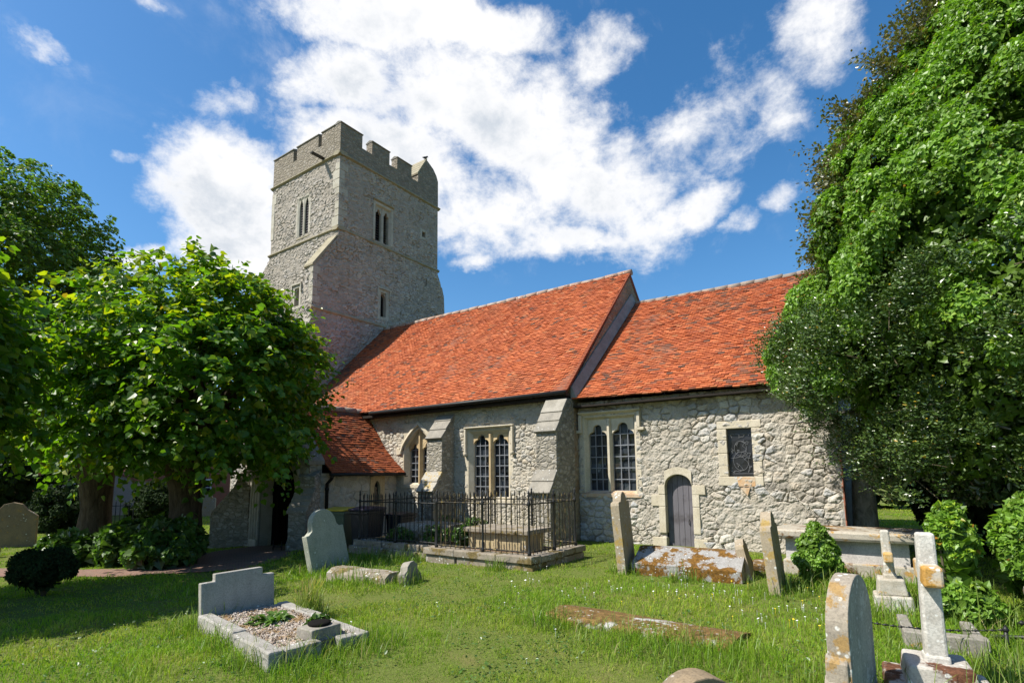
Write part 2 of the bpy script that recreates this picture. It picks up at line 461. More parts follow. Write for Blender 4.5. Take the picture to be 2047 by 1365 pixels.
# ground under the blades
m, nt = mat('turf'); co = obco(nt)
n1 = noise(nt, co, 1.3, 6., .6); n2 = noise(nt, co, 26., 5., .7)
col = mix(nt, n2, (.07,.10,.02), (.16,.18,.045))
col = mix(nt, math_(nt, 'MULTIPLY', mrange(nt, n1, .5, .7), .6), col, (.17,.145,.055))
finish(nt, col, .95, bump(nt, n2, .8, .03), .1); M['turf'] = m
m, nt = mat('brick_path'); co = obco(nt)
br = N(nt, 'ShaderNodeTexBrick', {'Vector': mapping(nt, co, (1,1,1), (0,0,.5)), 'Color1': (.25,.145,.11,1), 'Color2': (.19,.12,.095,1), 'Mortar': (.10,.085,.07,1), 'Scale': 4.2, 'Mortar Size': .012})
n = noise(nt, co, 8., 5., .6)
col = mix(nt, mrange(nt, n, .45, .7), br.outputs[0], (.20,.15,.115))
finish(nt, col, .9, bump(nt, n, .4, .01), .15); M['path'] = m

# exposure set for the sunlit walls
SKYV, SKYS, CLV, EXPO = 1.42, 0.06, 8.4, 1.05
CLOUDS=[([-0.533,0.522,0.666],[3.59,3.39,0.21],[-9.77,11.38,-16.76],1),
([-0.632,0.484,0.606],[6.47,6.77,1.35],[-7.19,9.97,-15.47],0.9),
([-0.532,0.599,0.599],[3.23,3.09,-0.22],[-5.07,4.64,-9.14],0.82),
([-0.455,0.683,0.572],[4.04,3.66,-1.15],[-6.23,3.88,-9.58],0.82),
([-0.402,0.768,0.499],[3.37,2.76,-1.53],[-5.3,2.21,-7.67],0.82),
([-0.526,0.724,0.447],[3.78,2.98,-0.36],[-3.92,3.69,-10.6],0.82),
([-0.451,0.799,0.399],[5.89,3.48,-0.31],[-6.22,8.42,-23.88],0.8),
([-0.209,0.824,0.526],[7.47,0.95,1.48],[1.02,5.93,-8.9],0.66),
([-0.274,0.861,0.428],[8.57,1.53,2.42],[3.48,10.49,-18.9],0.78),
([-0.103,0.84,0.533],[18.26,-0.45,4.26],[3.45,9.19,-13.81],0.62),
([-0.03,0.798,0.602],[17.08,0.96,-0.42],[-0.74,8.33,-11.08],0.66),
([-0.813,0.381,0.441],[4.26,8.59,0.44],[-5.04,3.11,-11.97],1),
([-0.815,0.44,0.376],[4.6,7.31,1.41],[-3.44,4.66,-12.93],1),
([-0.897,0.303,0.321],[6.71,17.65,2.09],[-11.41,9.13,-40.49],0.9),
([-0.322,0.692,0.646],[12.68,2.68,3.46],[1.17,16.41,-17.01],0.55),
([-0.763,0.365,0.534],[10.48,19.02,1.97],[-13.89,10.46,-26.97],0.5),
([-0.824,0.184,0.536],[1.16,30.91,-8.81],[-29.93,-10.92,-42.29],0.5),
([-0.853,0.264,0.45],[17.69,36.63,12.09],[-21.77,29.95,-58.89],0.5),
([-0.116,0.898,0.424],[32.28,4.81,-1.35],[-4.36,18.16,-39.62],0.6),
([-0.65,0.561,0.513],[4.71,4.83,0.69],[-3.3,4.53,-9.15],1),
([-0.672,0.451,0.587],[11.03,12.63,2.92],[-8.85,12.26,-19.57],0.7),
([-0.742,0.265,0.616],[11.43,29.27,1.17],[-56.85,25.37,-79.4],0.45),
([-0.173,0.898,0.404],[23.11,2.7,3.88],[5.07,21.16,-44.88],0.5),
([-0.588,0.717,0.373],[14.57,11.79,0.32],[-14.36,19.36,-59.79],0.6),
([0.081,0.759,0.647],[6.3,1.61,-2.67],[-8.65,12.09,-13.1],0.6),
([0.302,0.889,0.344],[9.4,-1.53,-4.29],[-2.92,4.01,-7.83],0.9),
([-0.909,0.036,0.416],[2.2,8.39,4.08],[-4.38,6.06,-10.09],0.8),
([-0.654,0.212,0.726],[2.61,3.19,1.42],[-8.32,11.67,-10.91],0.8),
([-0.291,0.514,0.807],[4.53,2.99,-0.27],[-6.84,9.59,-8.57],0.8)]
# ------------------------------------------------------------------ sky, sun, camera
EL, AZ = rad(51), rad(38)
LIGHT = Vector((math.sin(AZ)*math.cos(EL), math.cos(AZ)*math.cos(EL), -math.sin(EL)))
ld = bpy.data.lights.new('sun', 'SUN'); ld.energy = 3.9; ld.angle = rad(.53); ld.color = (1, .95, .86)
sun = bpy.data.objects.new('sun', ld); COL.objects.link(sun)
sun.rotation_euler = LIGHT.to_track_quat('-Z', 'Y').to_euler(); sun.location = (-20, -25, 40)

W = bpy.data.worlds.new('World'); SC.world = W; W.use_nodes = True
nt = W.node_tree; nt.nodes.clear()
sky = N(nt, 'ShaderNodeTexSky', sky_type='NISHITA', sun_disc=False, sun_elevation=EL,
        sun_rotation=math.atan2(-LIGHT.x, -LIGHT.y), air_density=1.0, dust_density=.7, ozone_density=2.5)
skyc = N(nt, 'ShaderNodeHueSaturation', {'Hue': .497, 'Saturation': 1.30, 'Value': SKYV, 'Color': sky.outputs[0]}).outputs[0]
dirv = N(nt, 'ShaderNodeTexCoord').outputs['Generated']
warp = N(nt, 'ShaderNodeTexNoise', {'Vector': dirv, 'Scale': 5.5, 'Detail': 7., 'Roughness': .62})
wv = N(nt, 'ShaderNodeVectorMath', {0: warp.outputs['Color'], 1: (.5,.5,.5)}, operation='SUBTRACT').outputs[0]
wv = N(nt, 'ShaderNodeVectorMath', {0: wv, 'Scale': .10}, operation='SCALE').outputs[0]
dw = N(nt, 'ShaderNodeVectorMath', {0: dirv, 1: wv}, operation='ADD').outputs[0]
acc = None
for c, e1, e2, w in CLOUDS:
    def dot(v):
        return N(nt, 'ShaderNodeVectorMath', {0: dw, 1: v}, operation='DOT_PRODUCT').outputs['Value']
    r0 = sum(a*b for a, b in zip(c, e1)); r1 = sum(a*b for a, b in zip(c, e2))
    a = math_(nt, 'SUBTRACT', dot(e1), r0); b = math_(nt, 'SUBTRACT', dot(e2), r1)
    q = math_(nt, 'ADD', math_(nt, 'MULTIPLY', a, a), math_(nt, 'MULTIPLY', b, b))
    f = mrange(nt, q, 0., 1.9, w, 0., False)
    f = math_(nt, 'MULTIPLY', f, math_(nt, 'GREATER_THAN', dot(c), .3))
    acc = f if acc is None else math_(nt, 'MAXIMUM', acc, f)
nA = noise(nt, mapping(nt, dirv, (1, 1, 1.5)), 11., 11., .66, .15)
nB = noise(nt, mapping(nt, dirv, (1.6, 1, 1.2), (.3, .5, .4)), 5., 9., .66, .3)
dens = math_(nt, 'ADD', acc, math_(nt, 'MULTIPLY', math_(nt, 'SUBTRACT', nA, .5), 1.25))
dens = math_(nt, 'ADD', dens, math_(nt, 'MULTIPLY', math_(nt, 'SUBTRACT', nB, .5), .75))
mask = mrange(nt, dens, .26, .80)
wisp = math_(nt, 'MULTIPLY', mrange(nt, nB, .52, .80), .42)
mask = math_(nt, 'MAXIMUM', mask, math_(nt, 'MULTIPLY', wisp, mrange(nt, acc, -.1, .25)))
nC = noise(nt, mapping(nt, dirv, (1, 1, 1.3), (0, 0, 0), (.02, .01, .05)), 7., 7., .55)
thick = mrange(nt, math_(nt, 'ADD', dens, math_(nt, 'MULTIPLY', nC, .5)), .9, 1.5)
white = mix(nt, math_(nt, 'MULTIPLY', thick, mrange(nt, nC, .40, .62)), (CLV, CLV, CLV*1.01), (CLV*.60, CLV*.66, CLV*.74))
colr = mix(nt, mask, skyc, white)
bg = N(nt, 'ShaderNodeBackground', {'Color': colr, 'Strength': SKYS})
N(nt, 'ShaderNodeOutputWorld', {'Surface': bg.outputs[0]})

cam = bpy.data.cameras.new('camera'); camo = bpy.data.objects.new('camera', cam); COL.objects.link(camo)
fw_ = Vector((-0.5689, 0.8138, 0.1184)); r_ = Vector((0.8188, 0.5740, -0.0108))
fw_.normalize(); r_ = (r_ - fw_*r_.dot(fw_)).normalized(); u_ = r_.cross(fw_)
CAM = Vector((0, -12.5, 1.72))
camo.matrix_world = Matrix(((r_.x, u_.x, -fw_.x, CAM.x), (r_.y, u_.y, -fw_.y, CAM.y), (r_.z, u_.z, -fw_.z, CAM.z), (0, 0, 0, 1)))
cam.sensor_width = 36; cam.lens = 1082.8/2047*36; cam.shift_y = 135.6/2047; cam.clip_end = 2000; cam.clip_start = .05
SC.camera = camo
SC.view_settings.view_transform = 'Standard'; SC.view_settings.look = 'None'; SC.view_settings.exposure = EXPO; SC.view_settings.gamma = 1
SC.render.engine = 'CYCLES'
SC.cycles.max_bounces = 8; SC.cycles.diffuse_bounces = 3; SC.cycles.transmission_bounces = 4
SC.cycles.sample_clamp_indirect = 4.0
SC.cycles.use_denoising = True

# ------------------------------------------------------------------ ground
def cut(me_v): pass
gx = np.concatenate([np.linspace(-400, -60, 12), np.linspace(-55, -28, 14), np.arange(-27, 12, .3), np.linspace(13, 400, 18)])
gy = np.concatenate([np.linspace(-60, -16, 8), np.arange(-15.5, 8, .3), np.linspace(9, 30, 12), np.linspace(40, 500, 12)])
GX, GY = np.meshgrid(gx, gy)
def bumps(x, y):
    return (fbm(x*.7, y*.7, 3, 3)-.5)*.10*np.clip((-y-2.0)/2.0, 0, 1)
GZ = zg(GX, GY) + bumps(GX, GY)
def gz(x, y):
    x = np.asarray(x, float); y = np.asarray(y, float)
    return zg(x, y) + bumps(x, y)
nx, ny = len(gx), len(gy)
idx = np.arange(nx*ny).reshape(ny, nx)
F = np.stack([idx[:-1, :-1], idx[:-1, 1:], idx[1:, 1:], idx[1:, :-1]], -1).reshape(-1, 4)
o = link_mesh('ground', np_mesh('ground', np.stack([GX, GY, GZ], -1).reshape(-1, 3), F, smooth=True), M['turf'])
tag(o, 'grassy churchyard ground', None, None, 'structure')

# ------------------------------------------------------------------ church
CH = empty('parish_church', (-10, 0, 0), 'old ragstone church with square battlemented tower and red tiled roofs', 'church')

def rubble(name, o, U, w, h, step, cell, amp, mt, seed, holes=(), top=None, fade=(1, 1), parent=None, mortar=(.01, .10), crev=1., dm=.34, big=None, vstart=0., soft=0.):
    """a wall face of laid stones: o origin, U unit along, V up; outward = U x V"""
    o = np.array(o, float); U = np.array(U, float); V = np.array((0, 0, 1.)); Nn = np.cross(U, V)
    us = set(np.round(np.linspace(0, w, max(2, int(w/step)+1)), 5)); vs = set(np.round(np.linspace(vstart, h, max(2, int((h-vstart)/step)+1)), 5))
    for a, b, c, d in holes:
        for t, s_ in ((a, us), (b, us), (c, vs), (d, vs)):
            near = [q for q in s_ if abs(q-t) < step*.45 and q not in (0, w)]
            for q in near: s_.discard(q)
            s_.add(round(t, 5))
    us = np.array(sorted(us)); vs = np.array(sorted(vs))
    UU, VV = np.meshgrid(us, vs)
    if top is not None:
        T = top(UU); VC = np.minimum(VV, T)
    else: VC = VV
    su, sv = cell
    k = np.ones_like(UU)
    if big is not None: k = big(UU, VC)
    wu = (fbm(UU*2.2, VC*2.2, seed+5, 3)-.5)*.5; wv_ = (fbm(UU*2.2+9, VC*2.2+4, seed+6, 3)-.5)*.4
    e, t1, t2 = voronoi(UU/(su*k)+wu/k, VC/(sv*k)+wv_/k, seed)
    mask = sst(mortar[0], mortar[1], e)
    dome = sst(0, .42, e)
    n = fbm(UU*9, VC*9, seed+1, 4)-.5; n2 = fbm(UU*26, VC*26, seed+2, 2)-.5
    soften = 1.0
    if soft: soften = 1 - soft*sst(.40, .60, fbm(UU*.9, VC*.9, seed+12, 3))
    H = amp*(mask*(.12+.66*t1)*soften + dm*dome*soften + 1.4*n*(.5+.5*mask)+ .65*n2 - crev*(1-mask)*1.3*sst(.52, .66, fbm(UU*3.3, VC*3.3, seed+19, 3)))
    fl = np.ones_like(UU)
    if fade[0]: fl *= sst(0, .07, UU)
    if fade[1]: fl *= sst(0, .07, w-UU)
    H = H*fl
    P = o + UU[..., None]*U + VC[..., None]*V + H[..., None]*Nn
    ny_, nx_ = UU.shape
    I = np.arange(nx_*ny_).reshape(ny_, nx_)
    cu = (UU[:-1, :-1]+UU[1:, 1:])/2; cv = (VV[:-1, :-1]+VV[1:, 1:])/2
    keep = np.ones_like(cu, bool)
    for a, b, c, d in holes: keep &= ~((cu > a) & (cu < b) & (cv > c) & (cv < d))
    keep &= (VC[1:, :-1]-VC[:-1, :-1] > 1e-5) | (VC[1:, 1:]-VC[:-1, 1:] > 1e-5)
    F = np.stack([I[:-1, :-1], I[:-1, 1:], I[1:, 1:], I[1:, :-1]], -1)[keep]
    A = np.stack([t1, mask*soften, t2, np.ones_like(t1)], -1).reshape(-1, 4)
    return link_mesh(name, np_mesh(name, P.reshape(-1, 3), F, {'st': A}, smooth=False), mt, parent or CH)

def clip_holes(holes, ox, oz): return [(a-ox, b-ox, c-oz, d-oz) for a, b, c, d in holes]

# ---- nave and chancel south walls
W_N1 = (-10.36, -8.80, 1.02, 3.02)      # square headed nave window
W_N2 = (-13.08, -11.70, 1.42, 3.25)     # pointed nave window
W_C1 = (-6.66, -5.18, 1.22, 3.20)       # chancel window
W_C2 = (-3.04, -2.51, 1.61, 2.68)       # small chancel window
W_D = (-4.51, -3.87, -.12, 1.68)        # priest's door
ox, oz = -19.0, -.5
rubble('nave_wall', (ox, 0, oz), (1, 0, 0), -6.8+19, 4.2, .024, (.17, .115), .034, M['nave'], 21,
       clip_holes([W_N1, W_N2], ox, oz), soft=.75, crev=.7, fade=(1, 1))
ox, oz = -6.8, -.3
rubble('chancel_wall', (ox, .3, oz), (1, 0, 0), 5.93, 3.88, .019, (.225, .15), .041, M['chancel'], 5,
       clip_holes([W_C1, W_C2, W_D], ox, oz), fade=(0, 1), soft=.72, crev=.65)
b = MB()                                 # solid masonry behind the faces, north walls, east end
b.box(-19, -6.85, .35, .9, -.6, 3.9); b.box(-19, -6.85, 8.2, 8.7, -.6, 3.9); b.box(-6.9, -1.5, .72, 1.2, -.4, 3.6)
b.box(-6.9, -1.4, 7.6, 8.3, -.4, 3.55)
b.islands('inner_masonry', M['rub_sh'], CH)
b = MB(); b.prism([(.33, -.4), (8.3, -.4), (8.3, 3.62), (4.3, 7.16), (.33, 3.62)], 'x', -1.35, -.875); b.build('east_gable', M['rub_sh'], CH)
b = MB()
for i in range(13):
    z = -.1+i*.28; d = .02 if i % 2 else .0
    b.box(-.90, -.845-d*.4, .30, .55+d*4, z, z+.272)
b.build('brick_quoin', M['brickw'], CH, bevel=.008)
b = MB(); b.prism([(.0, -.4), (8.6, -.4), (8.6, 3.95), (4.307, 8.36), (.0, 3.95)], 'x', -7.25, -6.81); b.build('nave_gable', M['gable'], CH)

# ---- roofs
def tile_roof(name, P0, along, prof, length, gauge, tw, mt, seed, dark=.22, clip=None, dpatch=None, over=.0):
    """P0 eave corner; prof: list of (out, up) offsets along the slope measured in plane (horizontal dir Hd, z)"""
    P0 = np.array(P0, float); A = np.array(along, float); A /= np.linalg.norm(A)
    pr = np.array(prof, float)      # (k,3) points of the slope line relative to P0
    seg = np.linalg.norm(np.diff(pr, axis=0), axis=1); cs = np.concatenate([[0], np.cumsum(seg)]); L = cs[-1]
    rows = int(L/gauge); r2 = np.random.default_rng(seed)
    V = []; AT = []
    for r in range(rows+1):
        s0 = r*gauge; s1 = min(s0+gauge*1.35, L)
        if s0 > L-.03: break
        p0 = np.array([np.interp(s0, cs, pr[:, k]) for k in range(3)]); p1 = np.array([np.interp(s1, cs, pr[:, k]) for k in range(3)])
        T = (p1-p0); T /= np.linalg.norm(T); Nn = np.cross(A, T); Nn /= np.linalg.norm(Nn)
        if Nn[2] < 0: Nn = -Nn
        off = (r % 2)*tw*.5
        n = int(length/tw)+2
        xs = -off + np.arange(n)*tw
        a0 = np.clip(xs+.004, -over, length); a1 = np.clip(xs+tw-.004, -over, length)
        ok = a1-a0 > .02
        if clip is not None: ok &= clip((a0+a1)/2, s0)
        a0 = a0[ok]; a1 = a1[ok]; k = len(a0)
        if not k: continue
        sag = (fbm((a0+a1)*.5, np.full(k, s0*.5), seed+3, 3)-.5)*.07
        hl = .034 + r2.normal(0, .0055, k); hr = hl + r2.normal(0, .0045, k); ds = r2.normal(0, .006, k)
        def pt(a, s, h):
            return P0 + p0 + a[:, None]*A + (np.zeros(k)+s)[:, None]*T + (h+sag)[:, None]*Nn
        tl = s1-s0
        q = np.stack([pt(a0, ds, hl), pt(a1, ds, hr), pt(a1, tl, .008+0*hl), pt(a0, tl, .008+0*hl),
                      pt(a0, ds-.002, hl-.030), pt(a1, ds-.002, hr-.030)], 1)
        V.append(q)
        rnd = r2.random(k)
        dk = (r2.random(k) < dark*(.25+1.9*sst(.42, .66, fbm((a0+a1)*.6, np.full(k, s0*1.1), seed+9, 3)))).astype(float)*r2.uniform(.35, .95, k)
        if dpatch is not None: dk = np.maximum(dk, dpatch((a0+a1)/2, s0, r2))
        AT.append(np.repeat(np.stack([rnd, dk, r2.random(k), np.ones(k)], -1)[:, None, :], 6, 1))
    V = np.concatenate(V); AT = np.concatenate(AT); n = len(V)
    B = (np.arange(n)*6)[:, None]
    F = np.concatenate([B+np.array([[0, 1, 2, 3]]), B+np.array([[4, 5, 1, 0]])]); G = np.concatenate([B+np.array([[4, 0, 3]]), B+np.array([[1, 5, 2]])])
    # flat deck under the tiles keeps the roof closed
    k = len(pr); dv = []
    for p in pr: dv += [P0+p, P0+p+A*length]
    dv = np.array(dv); b0 = n*6
    D = np.array([[b0+2*i, b0+2*i+1, b0+2*i+3, b0+2*i+2] for i in range(k-1)])
    VV = np.concatenate([V.reshape(-1, 3), dv]); AA = np.concatenate([AT.reshape(-1, 4), np.tile([[.2, .6, .5, 1]], (len(dv), 1))])
    return link_mesh(name, np_mesh(name, VV, [F, D, G], {'tc': AA}), mt, CH)

NR = (4.657, 4.617)
def npatch(a, s, r2):
    d = np.clip(1-(a-.0)/2.2, 0, 1)+.03*(np.clip(1-a/8., 0, 1))
    return (r2.random(len(a)) < .50*d)*r2.uniform(.4, .95, len(a))
nroof = tile_roof('nave_roof', (-18.98, -.35, 3.84), (1, 0, 0), [(0, 0, 0), (0, NR[0]*.06, NR[1]*.05), (0, NR[0], NR[1])], 12.17, .092, .16, M['tile'], 3, .05, dpatch=npatch)
croof = tile_roof('chancel_roof', (-6.78, -.05, 3.64), (1, 0, -.016), [(0, 0, 0), (0, 4.35*.06, 3.69*.05), (0, 4.35, 3.69)], 6.10, .092, .16, M['tile'], 4, .17)
b = MB()                                  # far slopes
b.prism([(4.3, 8.44), (4.35, 8.38), (8.9, 3.8), (8.9, 3.7), (4.2, 8.3)], 'x', -18.98, -6.80)
b.build('north_slope', M['tile_d'], nroof)
b = MB(); b.prism([(4.3, 7.31), (8.6, 3.55), (8.6, 3.45), (4.2, 7.2)], 'x', -6.78, -.7); b.build('north_slope', M['tile_d'], croof)
def ridge_tiles(name, p0, p1, r, mt, parent, step=.46, sag=.0):
    b = MB(); p0 = Vector(p0); p1 = Vector(p1); n = int((p1-p0).length/step)
    for i in range(n):
        a = p0.lerp(p1, i/n); c = p0.lerp(p1, (i+1.02)/n)
        dz = rng.normal(0, .008) - sag*math.sin(math.pi*i/n)
        a.z += dz; c.z += dz + rng.normal(0, .006)
        b.tube([a, c], [r*1.0, r*1.04], 12)
    return b.build(name, mt, parent)
ridge_tiles('ridge_tiles', (-18.95, 4.307, 8.43), (-6.76, 4.307, 8.43), .10, M['ridge'], nroof)
ridge_tiles('ridge_tiles', (-6.70, 4.3, 7.29), (-.7, 4.3, 7.25), .095, M['ridge2'], croof, .36, .03)
b = MB()                                  # verge of the nave roof: undercloak tiles
for sgn in (1,):
    n = 44
    for i in range(n):
        t0 = i/n; t1 = (i+1)/n
        y0 = -.35+NR[0]*t0; z0 = 3.84+NR[1]*t0; y1 = -.35+NR[0]*t1; z1 = 3.84+NR[1]*t1
        b.add([(-6.86, y0, z0-.06), (-6.765, y0, z0-.06), (-6.765, y1, z1-.06), (-6.86, y1, z1-.06),
               (-6.86, y0, z0+.035+rng.normal(0,.004)), (-6.765, y0, z0+.03), (-6.765, y1, z1+.012), (-6.86, y1, z1+.015)],
              [(0,3,2,1),(4,5,6,7),(0,1,5,4),(1,2,6,5),(2,3,7,6),(3,0,4,7)])
b.build('verge', M['tile_d'], nroof, fix=False)
b = MB()                                  # mortar fillet where the chancel roof meets the nave gable
b.prism([(0, .0), (0, .34), (.04, .34), (.17, .02)], 'y', -.02, 5.86)
b.v = [(-6.81+x, .0+y*4.35/5.86-.05, 3.66+y*3.69/5.86+z) for x, y, z in b.v]
b.build('mortar_fillet', M['fillet'], croof)
# gutters and eaves boards
def gutter(name, p0, p1, r=.06, parent=CH):
    b = MB(); b.tube([p0, p1], r, 10); p0 = Vector(p0); p1 = Vector(p1)
    d = p1-p0; n = max(1, int(d.length/1.0))
    for i in range(n+1):
        q = p0+d*(i/n); b.box(q.x-.012, q.x+.012, q.y-.01, q.y+.12, q.z-.075, q.z-.055)
    return b.build(name, M['gutter'], parent)
gutter('gutter', (-14.3, -.40, 3.80), (-6.74, -.40, 3.80), .058)
b = MB(); b.box(-19, -6.82, -.30, .02, 3.66, 3.74); b.box(-6.78, -.72, .0, .32, 3.43, 3.47); b.islands('eaves_board', M['oak'], CH)

# ---- buttresses with stone weatherings
def buttress(name, x0, x1, yb, stages, slabs, base_z=-.4):
    """stages: outline (y,z) list from the wall at top to the foot, y negative outward"""
    b = MB(); b.prism([(yb+.05, stages[0][1])] + stages + [(stages[-1][0], base_z), (yb+.05, base_z)], 'x', x0, x1)
    o = b.build(name, M['butt'], CH, bevel=.02)
    for mt, lst in slabs:
        s = MB()
        for (ya, za, yc, zc) in lst:
            d = Vector((0, yc-ya, zc-za)); L = d.length; d.normalize(); nn = Vector((0, d.z, -d.y))
            if nn.z < 0: nn = -nn
            A = Vector((0, ya, za)); Bq = Vector((0, yc, zc))+d*.035
            ex = .025
            pts = [A-nn*.03, Bq-nn*.03, Bq+nn*.055, A+nn*.03]
            s.prism([(p.y, p.z) for p in pts], 'x', x0-ex+rng.normal(0,.004), x1+ex+rng.normal(0,.004))
        s.islands('weathering', mt, o, bevel=.012)
    return o
buttress('buttress', -11.50, -10.88, 0, [(-.02, 3.54), (-.56, 2.83), (-.58, 1.78), (-.93, 1.26), (-.95, -.2)],
         [(M['slab_w'], [(-.02, 3.54, -.16, 3.36)]), (M['slab'], [(-.17, 3.34, -.37, 3.08), (-.38, 3.06, -.58, 2.80)]),
          (M['slab_l'], [(-.56, 1.80, -.75, 1.53), (-.76, 1.51, -.95, 1.25)])])
buttress('buttress', -7.38, -6.78, 0, [(-.30, 3.66), (-.90, 2.79), (-.91, 1.79), (-1.24, 1.28), (-1.26, -.2)],
         [(M['slab_w'], [(-.33, 3.63, -.57, 3.29)]), (M['slab'], [(-.575, 3.275, -.72, 3.05), (-.725, 3.035, -.92, 2.77)]),
          (M['slab'], [(-.90, 1.81, -1.07, 1.545), (-1.075, 1.53, -1.27, 1.26)])])

# ---- windows
def trefoil(xc, w, zs, hgt):
    """upper outline of a cusped light; returns function z(x)"""
    r = w*.27
    cs = [(xc-w*.235, zs+hgt*.20, r), (xc+w*.235, zs+hgt*.20, r), (xc, zs+hgt*.60, w*.24)]
    def f(x):
        z = zs
        for cx, cz, rr in cs:
            d = rr*rr-(x-cx)**2
            if d > 0: z = max(z, cz+math.sqrt(d))
        return min(z, zs+hgt)
    return f
def ogive(xc, w, zs, hgt):
    h = w/2; c = (hgt*hgt-h*h)/(2*h); R = h+c      # pointed arch: centres outside by c
    def f(x):
        d = abs(x-xc); t = R*R-(d+c)**2
        return zs+math.sqrt(max(t, 0))
    return f
def rounda(xc, w, zs, hgt):
    def f(x):
        d = min(1, abs(x-xc)/(w/2)); return zs+hgt*math.sqrt(max(0, 1-d*d))
    return f
def head_plate(b, x0, x1, zt, f, y0, y1, n=28, m=0, ztf=None):
    """plate from the arch curve f up to zt, between y0 (front) and y1, with soffit"""
    xs = [x0+(x1-x0)*i/n for i in range(n+1)]
    for i in range(n):
        a, c = xs[i], xs[i+1]; za, zc = f(a), f(c)
        ta = ztf(a) if ztf else zt; tc = ztf(c) if ztf else zt
        za = min(za, ta-.001); zc = min(zc, tc-.001)
        b.add([(a, y0, za), (c, y0, zc), (c, y0, tc), (a, y0, ta), (a, y1, za), (c, y1, zc)],
              [(0, 1, 2, 3), (0, 4, 5, 1)], m)
def pane_mesh(name, x0, x1, z0, z1, y, nx_, nz_, mt, parent, top=None):
    V = []; A = []; r2 = np.random.default_rng(int(abs(x0*977+z0*31)))
    for i in range(nx_):
        for j in range(nz_):
            a = x0+(x1-x0)*i/nx_; c = x0+(x1-x0)*(i+1)/nx_; zz = z0+(z1-z0)*j/nz_; ze = z0+(z1-z0)*(j+1)/nz_
            t = r2.normal(0, .012, 4); V += [(a, y+t[0], zz), (c, y+t[1], zz), (c, y+t[2], ze), (a, y+t[3], ze)]
            A += [(r2.random(), 0, 0, 1)]*4
    n = len(V)//4
    return link_mesh(name, np_mesh(name, V, np.arange(n*4).reshape(-1, 4), {'tc': A}), mt, parent)
def bars(b, x0, x1, z0, z1, y, nx_, nz_, r=.009):
    for i in range(nx_+1):
        x = x0+(x1-x0)*i/nx_; b.box(x-r, x+r, y-.012, y+.012, z0, z1)
    for j in range(nz_+1):
        z = z0+(z1-z0)*j/nz_; b.box(x0, x1, y-.016, y+.008, z-r*1.2, z+r*1.2)

def two_light(rect, y, mull, mw, zs, hg, hood, stops, mt, mtf, nrow, ncol, inset=.14, jamb=.13, head=None, sillmat=None, name='window', tr=None):
    x0, x1, z0, z1 = rect
    b = MB()
    # splayed jambs and lintel: front face proud of the wall 4 mm, running back to the tracery plane
    yf, yb = y-.012, y+inset
    j = jamb
    for xa, xi in ((x0, x0+j), (x1, x1-j)):
        s = 1 if xi > xa else -1
        if head is None: zt = z1
        else: zt = head(xi)
        pts = [(xa-.10*s, yf), (xa+.03*s, yf), (xi, yb), (xi, yb+.12), (xa-.10*s, yb+.12)]
        b.prism(pts, 'z', z0, zt)
    if head is None:
        b.prism([(yf, z1+.08), (yf, z1-.03), (yb, z1-j*.9), (yb+.12, z1-j*.9), (yb+.12, z1+.08)], 'x', x0-.10, x1+.10)
        ztop = z1-j*.9
    else:
        ztop = z1
        # pointed head block
        head_plate(b, x0-.10, x1+.10, z1+.12, lambda x: head(min(max(x, x0+.02), x1-.02))+.0, yf, yb+.1, 36)
    b.prism([(yf-.02, z0-.11), (yf-.02, z0-.02), (yb, z0+.05), (yb+.12, z0+.05), (yb+.12, z0-.11)], 'x', x0-.08, x1+.08, 1)
    xi0, xi1 = x0+j, x1-j
    o = b.build(name, [mt, sillmat or mt], CH, bevel=.008)
    t = MB(); w1 = mull-mw/2-xi0; w2 = xi1-(mull+mw/2)
    yt = yb-.02
    for (a, c) in ((xi0, mull-mw/2), (mull+mw/2, xi1)):
        f = trefoil((a+c)/2, c-a, zs, hg)
        if head is None: head_plate(t, a, c, ztop+.02, f, yt, yt+.10)
        else:
            head_plate(t, a, c, ztop, f, yt, yt+.10, ztf=lambda x: max(head(x)+.01, f(x)+.02))
    t.build('tracery', mtf, o, fix=False)
    b = MB(); zt = ztop+.01 if head is None else head(mull)
    b.prism([(mull-mw*.22, yt-.075), (mull+mw*.22, yt-.075), (mull+mw/2, yt+.03), (mull+mw/2, yt+.12), (mull-mw/2, yt+.12), (mull-mw/2, yt+.03)], 'z', z0+.03, zt)
    if tr: tr(b, yt)
    b.build('mullion', mtf, o, bevel=.006)
    yg = yt+.13
    pn = pane_mesh('pane', xi0-.02, xi1+.02, z0, z1 if head is None else z1, yg, ncol*2, nrow+2, M['glass'], o)
    b = MB()
    for (a, c) in ((xi0, mull-mw/2), (mull+mw/2, xi1)): bars(b, a, c, z0+.05, zs+hg*.9, yg-.05, ncol, nrow)
    b.build('lead_grid', M['lead'], o)
    b = MB(); hood(b); b.build('hood_mould', mt, o, bevel=.012)
    return o
def square_hood(x0, x1, zt, zb, y, s=.085, ret=0.):
    def f(b):
        pr = [(y+.03, zt), (y-.11, zt-.02), (y-.11, zt-.05), (y-.03, zt-s), (y+.03, zt-s)]
        b.prism(pr, 'x', x0-s, x1+s)
        for xa, xb in ((x0-s, x0), (x1, x1+s)):
            b.prism([(xa, y+.03), (xa+.01, y-.105), (xb-.01, y-.105), (xb, y+.03)], 'z', zb, zt-s*.98)
            if ret:
                c = -ret if xa < x0 else s+ret-.0
                b.box(min(xa, xa+c), max(xb, xa+c), y-.10, y+.03, zb-.075, zb-.001)
            else: b.lathe([(.035, -.10), (.06, -.07), (.065, -.02), (.05, .0)], ((xa+xb)/2, y-.06, zb), 10)
    return f
two_light(W_N1, 0, -9.555, .14, 2.50, .40, square_hood(-10.36, -8.74, 3.13, 2.36, 0), None, M['ashlar'], M['ashlar_y'], 6, 3, .11, .15, sillmat=M['ashlar'])
